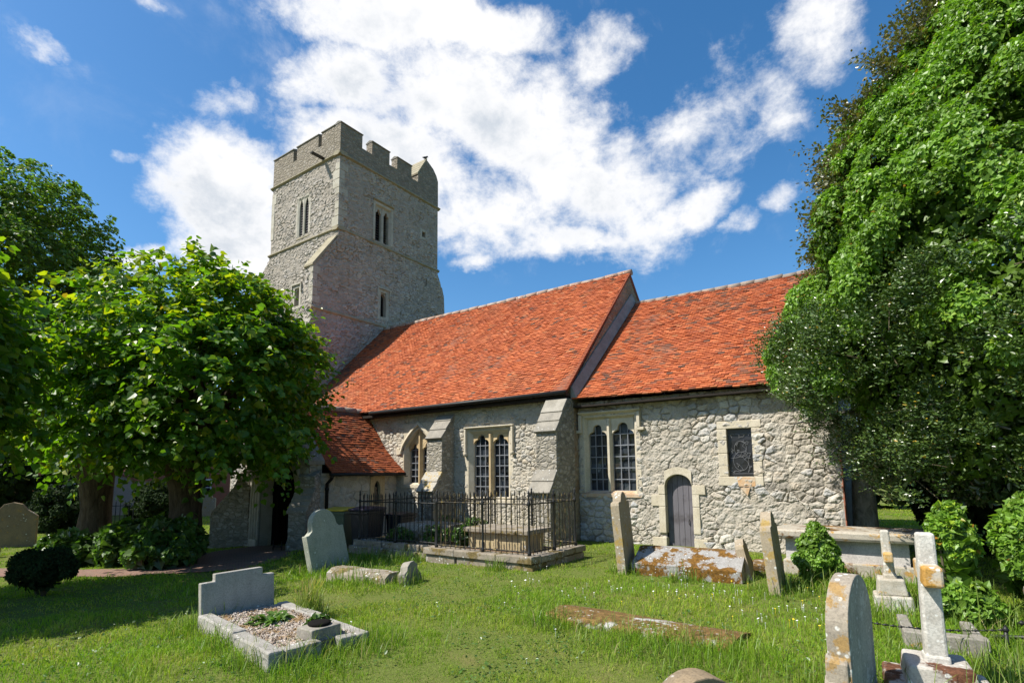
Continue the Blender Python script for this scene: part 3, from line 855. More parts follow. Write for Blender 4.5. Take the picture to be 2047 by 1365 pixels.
two_light(W_C1, .3, -5.96, .14, 2.55, .50, square_hood(-6.66, -5.14, 3.33, 2.84, .3, .10, .09), None, M['ashlar'], M['ashlar'], 6, 3, .12, .10, sillmat=M['sill'])
def tudor(xc, w, zs, hgt):
    def f(x):
        t = min(1., abs(x-xc)/(w/2)); return zs+hgt*(.66*(1-t**1.12)+.34*math.sqrt(1-t*t))
    return f
hd = tudor((W_N2[0]+W_N2[1])/2, W_N2[1]-W_N2[0]-.02, 2.44, .76)
def phood(b):
    xc = (W_N2[0]+W_N2[1])/2; n = 20; f0 = tudor(xc, 1.50, 2.46, .84); f1 = tudor(xc, 1.68, 2.46, .96)
    xs0 = [xc-.75+1.5*i/n for i in range(n+1)]; xs1 = [xc-.84+1.68*i/n for i in range(n+1)]
    for i in range(n):
        a, c, e, g = (xs0[i], f0(xs0[i])), (xs0[i+1], f0(xs0[i+1])), (xs1[i+1], f1(xs1[i+1])), (xs1[i], f1(xs1[i]))
        b.add([(a[0], .02, a[1]), (c[0], .02, c[1]), (e[0], .02, e[1]), (g[0], .02, g[1]), (a[0], -.09, a[1]), (c[0], -.09, c[1]), (e[0], -.06, e[1]), (g[0], -.06, g[1])],
              [(4,5,6,7), (0,4,5,1)[::-1], (2,6,7,3)[::-1]])
    b.box(xc-.84, xc-.75, -.085, .02, 2.40, 2.53); b.box(xc-.98, xc-.84, -.05, .02, 2.38, 2.60)
def ytr(b, yt):
    xm = -12.43
    for s in (-1, 1):
        pts = [(xm, yt+.02, 2.50), (xm+.06*s, yt+.02, 2.64), (xm+.17*s, yt+.02, 2.76), (xm+.34*s, yt+.02, 2.86)]
        b.tube(pts, .028, 8)
two_light(W_N2, 0, -12.43, .12, 2.38, .40, phood, None, M['ashlar'], M['ashlar_y'], 6, 2, .15, .13, head=hd, tr=ytr)

# small chancel light with a pictorial leaded pane
x0, x1, z0, z1 = W_C2
b = MB(); yf = .275
b.box(x0-.20, x1+.20, yf-.004, .42, z1+.001, z1+.17); b.box(x0-.22, x1+.19, yf-.008, .42, z0-.20, z0-.001)
for xa, xb in ((x0-.19, x0), (x1, x1+.17)):
    zc = z0
    while zc < z1-.05:
        h = min(rng.uniform(.2, .36), z1-zc); d = rng.uniform(0, .03)
        b.box(xa-(d if xa < x0 else 0), xb+(d if xa >= x0 else 0), yf+rng.uniform(-.004, .006), .42, zc+.003, zc+h-.003); zc += h
fr = b.build('window', M['ashlar'], CH, bevel=.012)
b = MB(); b.prism([(-2.83, z0-.212), (-2.49, z0-.212), (-2.49, z0-.01), (-2.86, z0-.01)], 'y', yf-.012, yf+.02); b.prism([(-2.80, z0-.24), (-2.66, z0-.42), (-2.60, z0-.24)], 'y', .245, .27)
b.build('rust_stain', M['rust'], fr)
pane_mesh('pane', x0, x1, z0, z1, .39, 2, 4, M['sglass'], fr)
b = MB()
b.box(x0+.005, x1-.005, .365, .375, z1-.13, z1-.122); b.box(x0+.005, x1-.005, .365, .375, z0+.06, z0+.068)
pts = [(rng.uniform(x0+.03, x1-.03), rng.uniform(z0+.07, z1-.10)) for _ in range(80)]
for i, p in enumerate(pts):
    near = sorted(pts, key=lambda q: (q[0]-p[0])**2+(q[1]-p[1])**2)[1:3]
    for q in near: b.tube([(p[0], .37, p[1]), (q[0], .37, q[1])], .0035, 4, cap=False)
for k, rr in ((z0+.62, .13), (z0+.34, .16)):
    b.tube([((x0+x1)/2+rr*math.cos(t)*1.0, .37, k+rr*1.3*math.sin(t)) for t in np.linspace(0, 6.3, 20)], .004, 4, cap=False)
b.build('lead_grid', M['dlead'], fr)

# priest's door
x0, x1, z0, z1 = W_D; xc = (x0+x1)/2
f = rounda(xc, x1-x0, 1.40, .27)
b = MB(); yf = .262
head_plate(b, x0-.002, x1+.002, 0, f, yf, .47, 24, ztf=lambda x: rounda(xc, (x1-x0)+.40, 1.40, .44)(x)-.0)
hs = [(-.1, .30), (.30, .62), (.92, .28), (1.2, .22)]
for (za, h) in hs:
    wv1 = .34 if za in (-.1, .92) else .16; wv2 = .30 if za in (-.1, 1.2) else .16
    b.box(x0-wv1, x0, yf+rng.uniform(-.005, .004), .47, za+.004, za+h-.004); b.box(x1, x1+wv2, yf+rng.uniform(-.005, .004), .47, za+.004, za+h-.004)
dr = b.build('door_frame', M['ashlar'], CH, bevel=.01)
b = MB(); n = 5; wd = (x1-x0)/n
for i in range(n):
    a = x0+wd*i+.003; c = x0+wd*(i+1)-.003
    b.prism([(a, -.12), (c, -.12), (c, f(c)+.02), ((a+c)/2, f((a+c)/2)+.02), (a, f(a)+.02)], 'y', .43+rng.uniform(-.004, .004), .47)
d = b.build('door', M['wood'], CH, bevel=.004)
b = MB(); b.tube([(x0+.50, .425, .62), (x0+.50, .40, .60), (x0+.50, .40, .52), (x0+.50, .425, .50)], .008, 6); b.build('handle', M['black'], d)
b = MB(); b.box(x0-.1, x1+.1, .20, .47, -.16, -.09); b.build('doorstep', M['ashlar'], CH, bevel=.015)

# ------------------------------------------------------------------ tower
TX0, TX1, TY0, TY1 = -24.2, -19.0, 1.62, 7.92
core = MB()
core.box(TX0+.02, TX1-.55, TY0+.55, TY1-.02, -.6, 16.0)
core.box(TX1-.549, TX1-.02, TY1-.5, TY1-.02, -.6, 16.0); core.box(TX0+.02, TX0+.5, TY0+.02, TY0+.549, 4.0, 16.0)
core.prism([(.12, -.6), (1.60, -.6), (1.60, 11.9), (.49, 10.36), (.49, 8.03), (.12, 7.2)], 'x', -19.54, -19.02)
core.prism([(8.46, -.6), (7.9, -.6), (7.9, 12.2), (8.39, 11.15), (8.46, 10.1)], 'x', -19.8, -19.02)
core.prism([(-25.5, -.6), (-24.1, -.6), (-24.1, 12.3), (-25.45, 11.0)], 'y', TY0+.02, TY0+1.0)
core.build('tower_core', M['tow_sh'], CH)
# east face
EW = [(3.60, 4.66, 12.62, 14.42), (6.70, 7.0, 13.86, 14.22), (4.02, 4.44, 9.02, 10.24), (7.0, 7.12, 11.38, 11.72)]
rubble('tower_wall', (TX1, TY0, 12.40), (0, 1, 0), TY1-TY0, 3.45, .042, (.25, .125), .044, M['tower'], 41, crev=.6, soft=.4, holes= clip_holes(EW[:2], TY0, 12.40), fade=(1, 1))
def etop(u):
    y = u+.11
    return np.interp(y, [.11, .45, .4501, .47, .471, 1.60, 1.62, 7.92, 7.925, 8.41, 8.47, 8.5], [7.21-4, 8.03-4, 8.04-4, 8.05-4, 10.40-4, 12.0-4, 8.42, 8.42, 12.25-4, 11.19-4, 10.16-4, 10.1-4])
rubble('tower_wall', (TX1, .11, 4.0), (0, 1, 0), 8.38, 8.42, .042, (.26, .13), .048, M['tower'], 43, crev=.6, soft=.4, holes= clip_holes(EW[2:], .11, 4.0), top=etop, fade=(0, 0))
# south face
SW_ = [(-22.06, -21.10, 12.80, 14.66), (-22.05, -21.62, 9.42, 10.36)]
rubble('tower_wall', (TX0, TY0, 12.40), (1, 0, 0), TX1-TX0, 3.45, .044, (.27, .13), .034, M['tower'], 47, crev=.35, soft=.5, holes= clip_holes(SW_[:1], TX0, 12.40))
rubble('tower_wall', (-25.5, TY0, 3.0), (1, 0, 0), 6.48, 9.42, .044, (.27, .13), .036, M['tower'], 49, crev=.35, soft=.5, holes= clip_holes(SW_[1:], -25.5, 3.0),
       top=lambda u: np.interp(u, [0, 1.25, 1.3, 7], [11.0-3, 12.3-3, 9.42, 9.42]), fade=(1, 0))
rubble('tower_wall', (TX0-1.3, .9, -.6), (1, 0, 0), 8.0, 4.0, .055, (.30, .17), .05, M['tower'], 51, fade=(1, 1))
b = MB(); b.box(-25.6, -17.5, .93, 1.66, -.6, 3.38); b.box(-25.7, -17.4, .80, .95, -.6, .25); b.build('tower_plinth', M['tow_sh'], CH)
rubble('tower_wall', (-19.56, .47, 4.0), (1, 0, 0), .56, 6.4, .05, (.26, .15), .04, M['tower'], 53, fade=(1, 0), top=lambda u: np.full_like(u, 6.38))
# string courses
b = MB()
def strc(z, x0, x1, y0, y1, h=.17, p=.11):
    pr = [(0, z+h), (p, z+h*.45), (p, z+h*.2), (0, z-.03)]
    b.prism([(x1-.01+a, c) for a, c in pr]+[(x1-.3, z), (x1-.3, z+h)], 'y', y0-p, y1+p)
    b.prism([(y0+.01-a, c) for a, c in pr]+[(y0+.3, z), (y0+.3, z+h)], 'x', x0-p, x1+p)
strc(15.84, TX0, TX1, TY0, TY1)
strc(12.38, TX0-.05, TX1, TY0, TY1, .15, .09)
b.prism([(TX1-.01, 8.72), (TX1+.075, 8.63), (TX1+.075, 8.58), (TX1-.01, 8.50)], 'y', .38, 4.42)
b.islands('string_course', M['string'], CH)
# buttress weatherings
b = MB()
b.prism([(1.62, 12.08), (1.56, 12.10), (.40, 10.46), (.40, 10.38), (.48, 10.36)], 'x', -19.60, -18.965)
b.prism([(.47, 8.12), (.42, 8.14), (.02, 7.23), (.04, 7.14), (.15, 7.16)], 'x', -19.62, -18.965, 1)
for k in range(3):
    y = .42-.14*k; z = 8.10-.31*k
    b.box(-19.63, -18.95, y-.15, y+.02, z-.34, z-.30, 1)
b.islands('weathering', [M['string'], M['slab_w']], CH, bevel=.01)
# quoins on the south-east corner
b = MB(); z = 12.55
while z < 15.7:
    h = rng.uniform(.30, .46)
    if rng.random() < .62:
        a = .42 if rng.random() < .5 else .24; c = .26 if a > .3 else .44
        b.box(TX1-a, TX1+.028, TY0-.028, TY0+c, z+.01, z+h-.01)
    z += h
b.box(TX0-.02, TX0+.34, TY0-.026, TY0+.2, 15.0, 15.6); b.box(TX0-.02, TX0+.22, TY0-.026, TY0+.2, 13.2, 15.0)
z = 8.8
while z < 10.2:
    h = rng.uniform(.28, .4); b.box(-19.25, -18.97, .442, .47+rng.choice([.18, .32]), z+.01, z+h-.01); z += h
b.islands('quoin', M['tashlar'], CH, bevel=.012)
# parapet
par = MB()
def merlon_e(y0, y1, zt): par.box(TX1-.40, TX1+.012, y0, y1, 16.6, zt)
par.box(TX1-.42, TX1+.012, TY0-.012, TY1+.012, 15.95, 16.74); par.box(TX0-.012, TX1-.421, TY0-.012, TY0+.42, 15.95, 16.74)
par.box(TX0-.012, TX0+.42, TY0+.421, TY1+.012, 15.95, 16.74); par.box(TX0+.421, TX1-.421, TY1-.40, TY1+.012, 15.95, 16.74)
EM = [(TY0-.012, 2.82), (3.39, 4.48), (4.97, 5.96)]
SM = [(TX0-.012, -22.56), (-22.28, -20.60), (-20.36, TX1-.411)]
for a, c in EM: par.box(TX1-.41, TX1+.0125, a, c, 16.735, 17.36)
for a, c in SM: par.box(a, c, TY0-.0125, TY0+.40, 16.735, 17.36)
for a, c in ((2.0, 3.4), (4.2, 5.6), (6.4, 7.93)): par.box(TX0-.0125, TX0+.40, a, c, 16.735, 17.36)
for a, c in ((-24.1, -22.5), (-22, -20.6)): par.box(a, c, TY1-.39, TY1+.0125, 16.735, 17.36)
par.box(TX0+.4, TX1-.4, TY0+.4, TY1-.4, 15.9, 16.05)
pp = par.build('parapet', M['tow_sh'], CH, bevel=.015)
b = MB()
def cop_y(a, c): b.prism([(TX1-.44, 17.36), (TX1+.05, 17.36), (TX1+.05, 17.40), (TX1-.19, 17.49), (TX1-.44, 17.40)], 'y', a-.02, c+.02)
def cop_x(a, c): b.prism([(TY0+.43, 17.361), (TY0-.05, 17.361), (TY0-.05, 17.401), (TY0+.18, 17.491), (TY0+.43, 17.401)], 'x', a-.02, c+.02)
for a, c in EM: cop_y(a, c)
for a, c in SM: cop_x(a, c)
b.islands('coping', M['coping'], pp)
# stair turret cap
b = MB(); b.prism([(6.42, 16.7), (7.925, 16.7), (7.925, 17.42), (7.80, 17.70), (7.55, 17.98), (7.12, 18.22), (7.0, 18.26), (6.42, 17.26)], 'x', TX1-1.5, TX1+.0135)
tc = b.build('turret_cap', M['tow_sh'], CH, bevel=.012)
b = MB()
for k in range(5):
    t0, t1 = k/5, (k+1)/5
    y0, z0 = 6.36+.66*t0, 17.20+1.10*t0; y1, z1 = 6.36+.66*t1, 17.20+1.10*t1
    b.add([(TX1-1.55, y0, z0+.05), (TX1+.04, y0, z0+.05), (TX1+.04, y1, z1+.03), (TX1-1.55, y1, z1+.03), (TX1-1.55, y0+.02, z0-.03), (TX1+.04, y0+.02, z0-.03), (TX1+.04, y1+.03, z1-.04), (TX1-1.55, y1+.03, z1-.04)],
          [(0,1,2,3), (4,5,1,0), (5,6,2,1), (7,4,0,3)])
b.build('stone_slates', M['string'], tc)
# water spout
b = MB(); b.prism([(-20.20, 15.97), (-20.02, 15.97), (-20.02, 16.02), (-20.08, 15.99), (-20.14, 15.99), (-20.20, 16.02)], 'y', .92, 1.7); b.build('water_spout', M['gutter'], CH)

def belfry(axis, rect, kind):
    """two-light belfry opening in the east ('x') or south ('y') tower face; local coords (a along, d depth inward)"""
    a0, a1, z0, z1 = rect
    def emit(b, name, mt, parent=CH, bev=.008, fix=True):
        if kind == 'pt': b.v = [(x, y*.42, z) for x, y, z in b.v]
        if axis == 'x': b.v = [(TX1-y, x, z) for x, y, z in b.v]
        else: b.v = [(x, TY0+y, z) for x, y, z in b.v]
        return b.build(name, mt, parent, bevel=bev, fix=fix)
    b = MB(); j = .13
    for xa, s in ((a0, 1), (a1, -1)):
        b.prism([(xa-.08*s, -.045), (xa+.04*s, -.045), (xa+j*s, .06), (xa+j*s, .34), (xa-.08*s, .34)], 'z', z0, z1+.02)
    b.prism([(-.045, z1+.10), (-.045, z1-.02), (.06, z1-.10), (.34, z1-.10), (.34, z1+.10)], 'x', a0-.06, a1+.06)
    b.prism([(-.06, z0-.16), (-.06, z0-.10), (.2, z0+.05), (.34, z0+.05), (.34, z0-.16)], 'x', a0-.02, a1+.02, 1)
    if kind == 'sq': b.prism([(-.12, z1+.15), (-.12, z1+.19), (0, z1+.21), (0, z1+.10), (-.04, z1+.10)], 'x', a0-.10, a1+.10, 1)
    o = emit(b, 'belfry_window', [M['tashlar'], M['string']])
    mu = (a0+a1)/2; mw = .15; zs = z1-.52
    t = MB()
    for a, c in ((a0+j, mu-mw/2), (mu+mw/2, a1-j)):
        f = trefoil((a+c)/2, c-a, zs, .38) if kind == 'sq' else ogive((a+c)/2, c-a, zs-.02, .48)
        head_plate(t, a, c, z1-.09, f, .05, .16, 20)
    emit(t, 'tracery', M['tashlar'], o, 0, False)
    b = MB(); b.prism([(mu-.03, -.01), (mu+.03, -.01), (mu+mw/2, .06), (mu+mw/2, .18), (mu-mw/2, .18), (mu-mw/2, .06)], 'z', z0, z1-.09); emit(b, 'mullion', M['tashlar'], o)
    b = MB(); b.box(a0, a1, .45, .47, z0-.1, z1, 1)
    z = z0+.04
    while z < z1-.05:
        b.add([(a0+.1, .19, z), (a1-.1, .19, z), (a1-.1, .31, z+.10), (a0+.1, .31, z+.10), (a0+.1, .20, z-.02), (a1-.1, .20, z-.02)], [(0,1,2,3), (4,5,1,0)], 0); z += .125
    emit(b, 'louvre', [M['louvre'], M['dark']], o, 0, False)
belfry('x', EW[0], 'sq'); belfry('y', SW_[0], 'pt')
def slit(axis, rect, fr, hood=False):
    a0, a1, z0, z1 = rect; b = MB()
    b.box(a0-fr, a0, -.03, .3, z0-fr, z1+fr); b.box(a1, a1+fr, -.03, .3, z0-fr, z1+fr); b.box(a0, a1, -.03, .3, z1, z1+fr); b.box(a0, a1, -.03, .3, z0-fr, z0)
    if hood:
        b.box(a0-fr-.06, a1+fr+.06, -.10, .0, z1+fr+.001, z1+fr+.07); b.box(a0-fr-.06, a0-fr-.001, -.09, .0, z1-.22, z1+fr)
        b.box(a1+fr+.001, a1+fr+.06, -.09, .0, z1-.22, z1+fr)
        xm = (a0+a1)/2
        head_plate(b, a0, a1, z1, ogive(xm, a1-a0, z1-.25, .22), .04, .3, 12)
    b.box(a0, a1, .2, .25, z0, z1, 1)
    if axis == 'x': b.v = [(TX1-y, x, z) for x, y, z in b.v]
    else: b.v = [(x, TY0+y, z) for x, y, z in b.v]
    b.build('tower_light', [M['tashlar'], M['dark']], CH, bevel=.008)
slit('x', (6.73, 6.97, 13.90, 14.18), .13); slit('x', (4.06, 4.40, 9.05, 10.2), .16, True); slit('x', (7.01, 7.11, 11.40, 11.70), .015)
slit('y', (-22.02, -21.66, 9.45, 10.3), .14, True)

# ------------------------------------------------------------------ porch
PX0, PX1, PY = -16.75, -13.38, -3.28
def ptop(u):
    x = PX0+u; return np.interp(x, [PX0, -15.0, PX1], [2.1, 4.0, 2.1])+.55
ox, oz = PX0, -.55
PD = (-15.80, -13.90)
xc = sum(PD)/2
rubble('porch_wall', (PX0, PY, oz), (1, 0, 0), PX1-PX0, 4.6, .028, (.26, .17), .045, M['chancel'], 61, [(PD[0]-.42-ox, PD[1]+.12-ox, 0, 2.75)], top=ptop)
rubble('porch_wall', (PX1, PY, -.5), (0, 1, 0), 3.3, 2.30, .028, (.30, .22), .022, M['nave'], 63, [(2.26, 2.62, 1.32, 2.12)])
b = MB(); b.box(PX0+.02, PX0+.45, PY+.02, 0, -.6, 1.8); b.box(PX1-.42, PX1-.02, PY+.5, -1.10, -.6, 1.75); b.box(PX1-.42, PX1-.02, -.60, 0, -.6, 1.75)
b.box(PX0, -15.85, PY+.02, PY+.42, -.6, 2.2); b.box(-13.80, PX1-.01, PY+.02, PY+.42, -.6, 2.1)
b.prism([(PX0, 2.1), (PX1, 2.1), (-15.0, 3.98)], 'y', PY+.02, PY+.42)
b.islands('inner_masonry', M['rub_sh'], CH)
b = MB(); b.prism([(PX0+.05, -.6), (PX1-.05, -.6), (PX1-.05, 1.7), (-15.0, 3.4), (PX0+.05, 1.7)], 'y', -.2, -.1); b.box(-15.9, -15.6, -2.8, -.2, -.6, 3.2); b.box(-13.85, -13.8, -2.8, -.2, -.6, 2.4)
b.build('porch_shade_lining', M['dark'], CH)  # near-black lining paints in the shade within the porch
b = MB(); b.prism([(-15.5, -.4), (-14.2, -.4), (-14.2, 1.3), (-14.5, 1.8), (-14.85, 2.05), (-15.2, 1.8), (-15.5, 1.3)], 'y', -.26, -.2); b.build('inner_door', M['oak'], CH)
# doorway: pointed arch with moulded orders
b = MB(); w = PD[1]-PD[0]; zs = 1.15; hg = 1.25
fo = ogive(xc, w, zs, hg)
head_plate(b, PD[0]-.43, PD[1]+.13, 2.76, lambda x: fo(x) if PD[0] < x < PD[1] else zs, PY-.012, PY+.4, 44)
b.box(PD[0]-.43, PD[0], PY-.012, PY+.42, -.5, zs+.001); b.box(PD[1], PD[1]+.13, PY-.012, PY+.42, -.5, zs+.001)
dw_ = b.build('doorway', M['ashlar'], CH, fix=False)
for k, (off, r, dy) in enumerate(((.02, .055, -.01), (.13, .05, -.035), (.24, .05, -.05), (.36, .045, -.06))):
    b = MB(); ww = w+2*off; ff = ogive(xc, ww, zs, hg+off*1.2)
    pts = [(xc-ww/2, PY+dy, -.35), (xc-ww/2, PY+dy, .4), (xc-ww/2, PY+dy, zs)]
    pts += [(xc-ww/2+ww*i/24, PY+dy, ff(xc-ww/2+ww*i/24)) for i in range(1, 24)]
    pts += [(xc+ww/2, PY+dy, zs), (xc+ww/2, PY+dy, .4), (xc+ww/2, PY+dy, -.35)]
    if k >= 2: pts = [p for p in pts if p[0] < PD[1]+.1] if k == 3 else pts
    b.tube(pts, r, 8); b.build('moulding', M['tashlar'], dw_)
b = MB()
for xa in (PD[0]-.42, PD[1]-.02): b.box(xa, xa+.44 if xa < xc else xa+.16, PY-.10, PY+.3, -.5, -.14)
b.islands('base_mould', M['tashlar'], dw_, bevel=.03)
# gable coping
b = MB()
for s in (-1, 1):
    xe = PX0-.06 if s < 0 else PX1+.06
    b.prism([(-15.0, 4.06), (-15.0, 4.18), (xe, 2.16), (xe, 2.04)], 'y', PY-.06, PY+.46)
b.islands('gable_coping', M['slab'], CH, bevel=.01)
proof = tile_roof('porch_roof', (-12.98, PY+.45, 1.80), (0, 1, 0), [(0, 0, 0), (-.42, 0, .30), (-.93, 0, .75), (-1.31, 0, 1.27), (-1.85, 0, 1.92), (-2.02, 0, 2.10)], 2.82, .10, .165, M['tile_d'], 8, .12)
b = MB(); b.prism([(-15.02, 3.86), (-16.2, 2.5), (-17.1, 1.8), (-17.1, 1.7), (-15.0, 3.75)], 'y', PY+.45, 0); b.build('west_slope', M['tile_d'], proof)
ridge_tiles('ridge_tiles', (-15.0, PY+.45, 3.9), (-15.0, 0, 3.9), .11, M['ridge2'], proof)
gutter('gutter', (-12.98, PY+.40, 1.76), (-12.98, -.02, 1.76), .05)
b = MB(); b.tube([(-13.0, PY+.52, 1.74), (-13.1, PY+.52, 1.62), (-13.27, PY+.52, 1.5), (-13.27, PY+.52, -.4)], .048, 10)
for z in (1.35, .5, -.2): b.lathe([(.062, -.04), (.062, .04)], (-13.27, PY+.52, z), 10)
b.build('drainpipe', M['gutter'], CH)
# niche light in the east wall of the porch
b = MB(); a0, a1, z0, z1 = -1.02, -.66, .82, 1.62
for ya, yb in ((a0-.10, a0+.06), (a1-.06, a1+.12)): b.box(PX1-.1, PX1+.035, ya, yb, z0-.2, z1)
b.box(PX1-.1, PX1+.05, a0-.10, a1+.12, z1+.001, z1+.09); b.box(PX1-.1, PX1+.04, a0+.061, a1-.061, z0-.2, z0)
q = MB(); head_plate(q, a0+.06, a1-.06, z1, ogive((a0+a1)/2, a1-a0-.12, z1-.30, .24), -.03, .08, 14)
b.add([(PX1-y, x, z) for x, y, z in q.v], q.f)
nw = b.build('porch_window', M['ashlar_y'], CH, bevel=.008)
b = MB(); b.box(PX1-.14, PX1-.12, a0, a1, z0-.05, z1); b.build('pane', M['sglass'], nw)
b = MB(); b.lathe([(.05, 0), (.07, .1), (.06, .25), (.045, .36), (.05, .40), (.025, .43), (.045, .48), (.045, .52), (.01, .56)], (PX1-.06, (a0+a1)/2, z0), 10); b.build('statuette', M['dark_hs'], nw)
# diagonal buttresses of the porch
def diag(cx, cy, ang, proj, wd, prof, slabs):
    b = MB(); b.prism(prof, 'x', -wd/2, wd/2)
    T = Matrix.Translation((cx, cy, 0)) @ Matrix.Rotation(ang, 4, 'Z')
    b.v = [tuple(T @ Vector(v)) for v in b.v]
    o = b.build('porch_buttress', M['butt'], CH, bevel=.02)
    s = MB()
    for (y0, z0, y1, z1) in slabs:
        s.prism([(y0+.02, z0-.02), (y0+.02, z0+.05), (y1-.02, z1+.045), (y1-.02, z1-.03)], 'x', -wd/2-.03, wd/2+.03)
    s.v = [tuple(T @ Vector(v)) for v in s.v]
    s.islands('weathering', M['slab'], o, bevel=.01)
diag(PX1-.05, PY+.05, rad(28), .9, .50, [(.2, -.6), (.2, 1.9), (-.18, 1.72), (-.18, 1.35), (-.62, .80), (-.62, .1), (-.70, -.05), (-.70, -.6)],
     [(-.18, 1.37, -.30, 1.20), (-.30, 1.19, -.42, 1.04), (-.42, 1.03, -.53, .90), (-.53, .89, -.65, .76)])
diag(PX0+.1, PY+.05, rad(-52), 1.1, .55, [(.2, -.6), (.2, 2.0), (-.10, 1.85), (-.30, 1.40), (-.95, .62), (-.95, -.05), (-1.06, -.12), (-1.06, -.6)], [])
# ------------------------------------------------------------------ foliage machinery
LEAF = {
 'lime':  np.array([[0,0,0],[.40,.06,0],[.47,.42,0],[0,1,0],[-.40,.06,0],[-.47,.42,0]], float),
 'ivy':   np.array([[0,.1,0],[.46,-.02,0],[.40,.42,0],[0,1,0],[-.46,-.02,0],[-.40,.42,0]], float),
 'holly': np.array([[0,0,0],[.22,.25,0],[.20,.68,0],[0,1,0],[-.22,.25,0],[-.20,.68,0]], float),
 'leaf':  np.array([[0,0,0],[.30,.28,0],[.26,.66,0],[0,1,0],[-.30,.28,0],[-.26,.66,0]], float)}
def unit(a): return a/(np.linalg.norm(a, axis=-1, keepdims=True)+1e-9)
def rdir(r, n):
    return unit(r.normal(size=(n, 3)))
def leaves(P, T, Nn, size, kind, r, fold=.25, curl=.18, tint=None):
    T = unit(T); Nn = unit(Nn-T*np.sum(T*Nn, -1, keepdims=True)); B = np.cross(T, Nn)
    tp = LEAF[kind]; n = len(P)
    size = np.broadcast_to(np.asarray(size, float), (n,))
    fo = fold*(.5+r.random(n)); cu = curl*(r.random(n)*1.6-.2)
    x = tp[None, :, 0]*(.85+.3*r.random((n, 1))); y = np.broadcast_to(tp[None, :, 1], (n, 6))
    z = fo[:, None]*np.abs(x)-cu[:, None]*y*y
    V = P[:, None, :]+size[:, None, None]*(x[..., None]*B[:, None, :]+y[..., None]*T[:, None, :]+z[..., None]*Nn[:, None, :])
    I = np.arange(n)[:, None]*6
    F = np.concatenate([I+np.array([[0, 1, 2, 3]]), I+np.array([[0, 3, 5, 4]])])
    if tint is None:
        tint = np.stack([np.clip(r.normal(.5, .22, n), 0, 1), (r.random(n) < .05)*r.random(n)*.8, (r.random(n) < .01)*r.random(n), np.ones(n)], -1)
    return V.reshape(-1, 3), F, np.repeat(tint, 6, 0)
def join(parts):
    V = []; F = []; A = []; b = 0
    for v, f, a in parts:
        V.append(v); F.append(f+b); A.append(a); b += len(v)
    return np.concatenate(V), np.concatenate(F), np.concatenate(A)
def leaf_obj(name, parts, mt, parent=None, origin=None):
    v, f, a = join(parts)
    return link_mesh(name, np_mesh(name, v, f, {'tint': a}), mt, parent, origin)
def lump(D, s, k=2.1):
    return (fbm(D[:, 0]*k+3.1*s, D[:, 2]*k+D[:, 1]*k*.7+s, s, 3)-.5)*2 + .6*(fbm(D[:, 1]*k*1.7+7+s, D[:, 2]*k*1.7-D[:, 0]+s*2, s+3, 2)-.5)
def sprays(base, D, L, droop, K, size, kind, r, hang=.5, spread=.09, tintf=None, up=.55):
    """twigs with leaves: base (S,3), D direction (S,3), L lengths (S,)"""
    S = len(base); t = (np.arange(K)+.5)/K
    t = t[None, :]*np.ones((S, 1))+r.normal(0, .03, (S, K))
    side = unit(np.cross(D, np.array([[0, 0, 1.]]))+1e-3)
    sg = np.where(np.arange(K) % 2 == 0, 1., -1.)[None, :]
    P = base[:, None]+D[:, None]*(L[:, None]*t)[..., None]
    P[..., 2] -= (droop*L)[:, None]*t*t
    P += side[:, None]*(sg*spread*r.random((S, K)))[..., None]+r.normal(0, spread*.35, (S, K, 3))
    T = D[:, None]*.55+side[:, None]*(sg*.8)[..., None]+r.normal(0, .3, (S, K, 3)); T[..., 2] -= hang
    Nn = D[:, None]*.40+r.normal(0, .52, (S, K, 3)); Nn[..., 2] += up+.2
    sz = size*np.clip(r.normal(1, .24, (S, K)), .45, 1.6)*(1-.25*t)
    n = S*K
    tb = np.clip(r.normal(.5, .17, (S, 1))+r.normal(0, .14, (S, K)), 0, 1).ravel()
    yl = (r.random(n) < .05)*r.random(n)*.7 if tintf is None else tintf(P.reshape(-1, 3), t.ravel(), r)
    br = (r.random(n) < .006)*r.random(n)
    return leaves(P.reshape(-1, 3), T.reshape(-1, 3), Nn.reshape(-1, 3), sz.ravel(), kind, r, tint=np.stack([tb, yl, br, np.ones(n)], -1))
def crown_sprays(c, R, S, K, size, seed, kind='lime', amp=.20, inner=.45, zmin=None, droop=.5, hang=.5, L=(.5, 1.0), tintf=None, skirt=0.):
    r = np.random.default_rng(seed); D = rdir(r, S); c = np.array(c, float); R = np.array(R, float)
    fr = 1-inner*r.random(S)**1.7
    k = (1+amp*lump(D, seed))*fr
    B = c+D*R*k[:, None]
    # individual clumps: gather twig roots towards clump centres so that gaps and shadows form
    C = rdir(r, 90); Ck = c+C*R*(1+amp*lump(C, seed))[:, None]*.93
    d = np.linalg.norm(B[:, None]-Ck[None], axis=2); j = d.argmin(1); g = .30*r.random(S)
    B = B+(Ck[j]-B)*g[:, None]
    if skirt: B[:, 2] -= skirt*np.clip(-D[:, 2], 0, 1)*r.random(S)
    if zmin is not None:
        ok = B[:, 2] > zmin+.35*lump(D, seed+2, 4.); B = B[ok]; D = D[ok]
    dd = unit(D*np.array([1, 1, .6])+r.normal(0, .42, D.shape)+np.array([0, 0, .12]))
    ll = r.uniform(L[0], L[1], len(B))
    return sprays(B-dd*ll[:, None]*.45, dd, ll, droop*(.5+r.random(len(B))), K, size, kind, r, hang, tintf=tintf), B

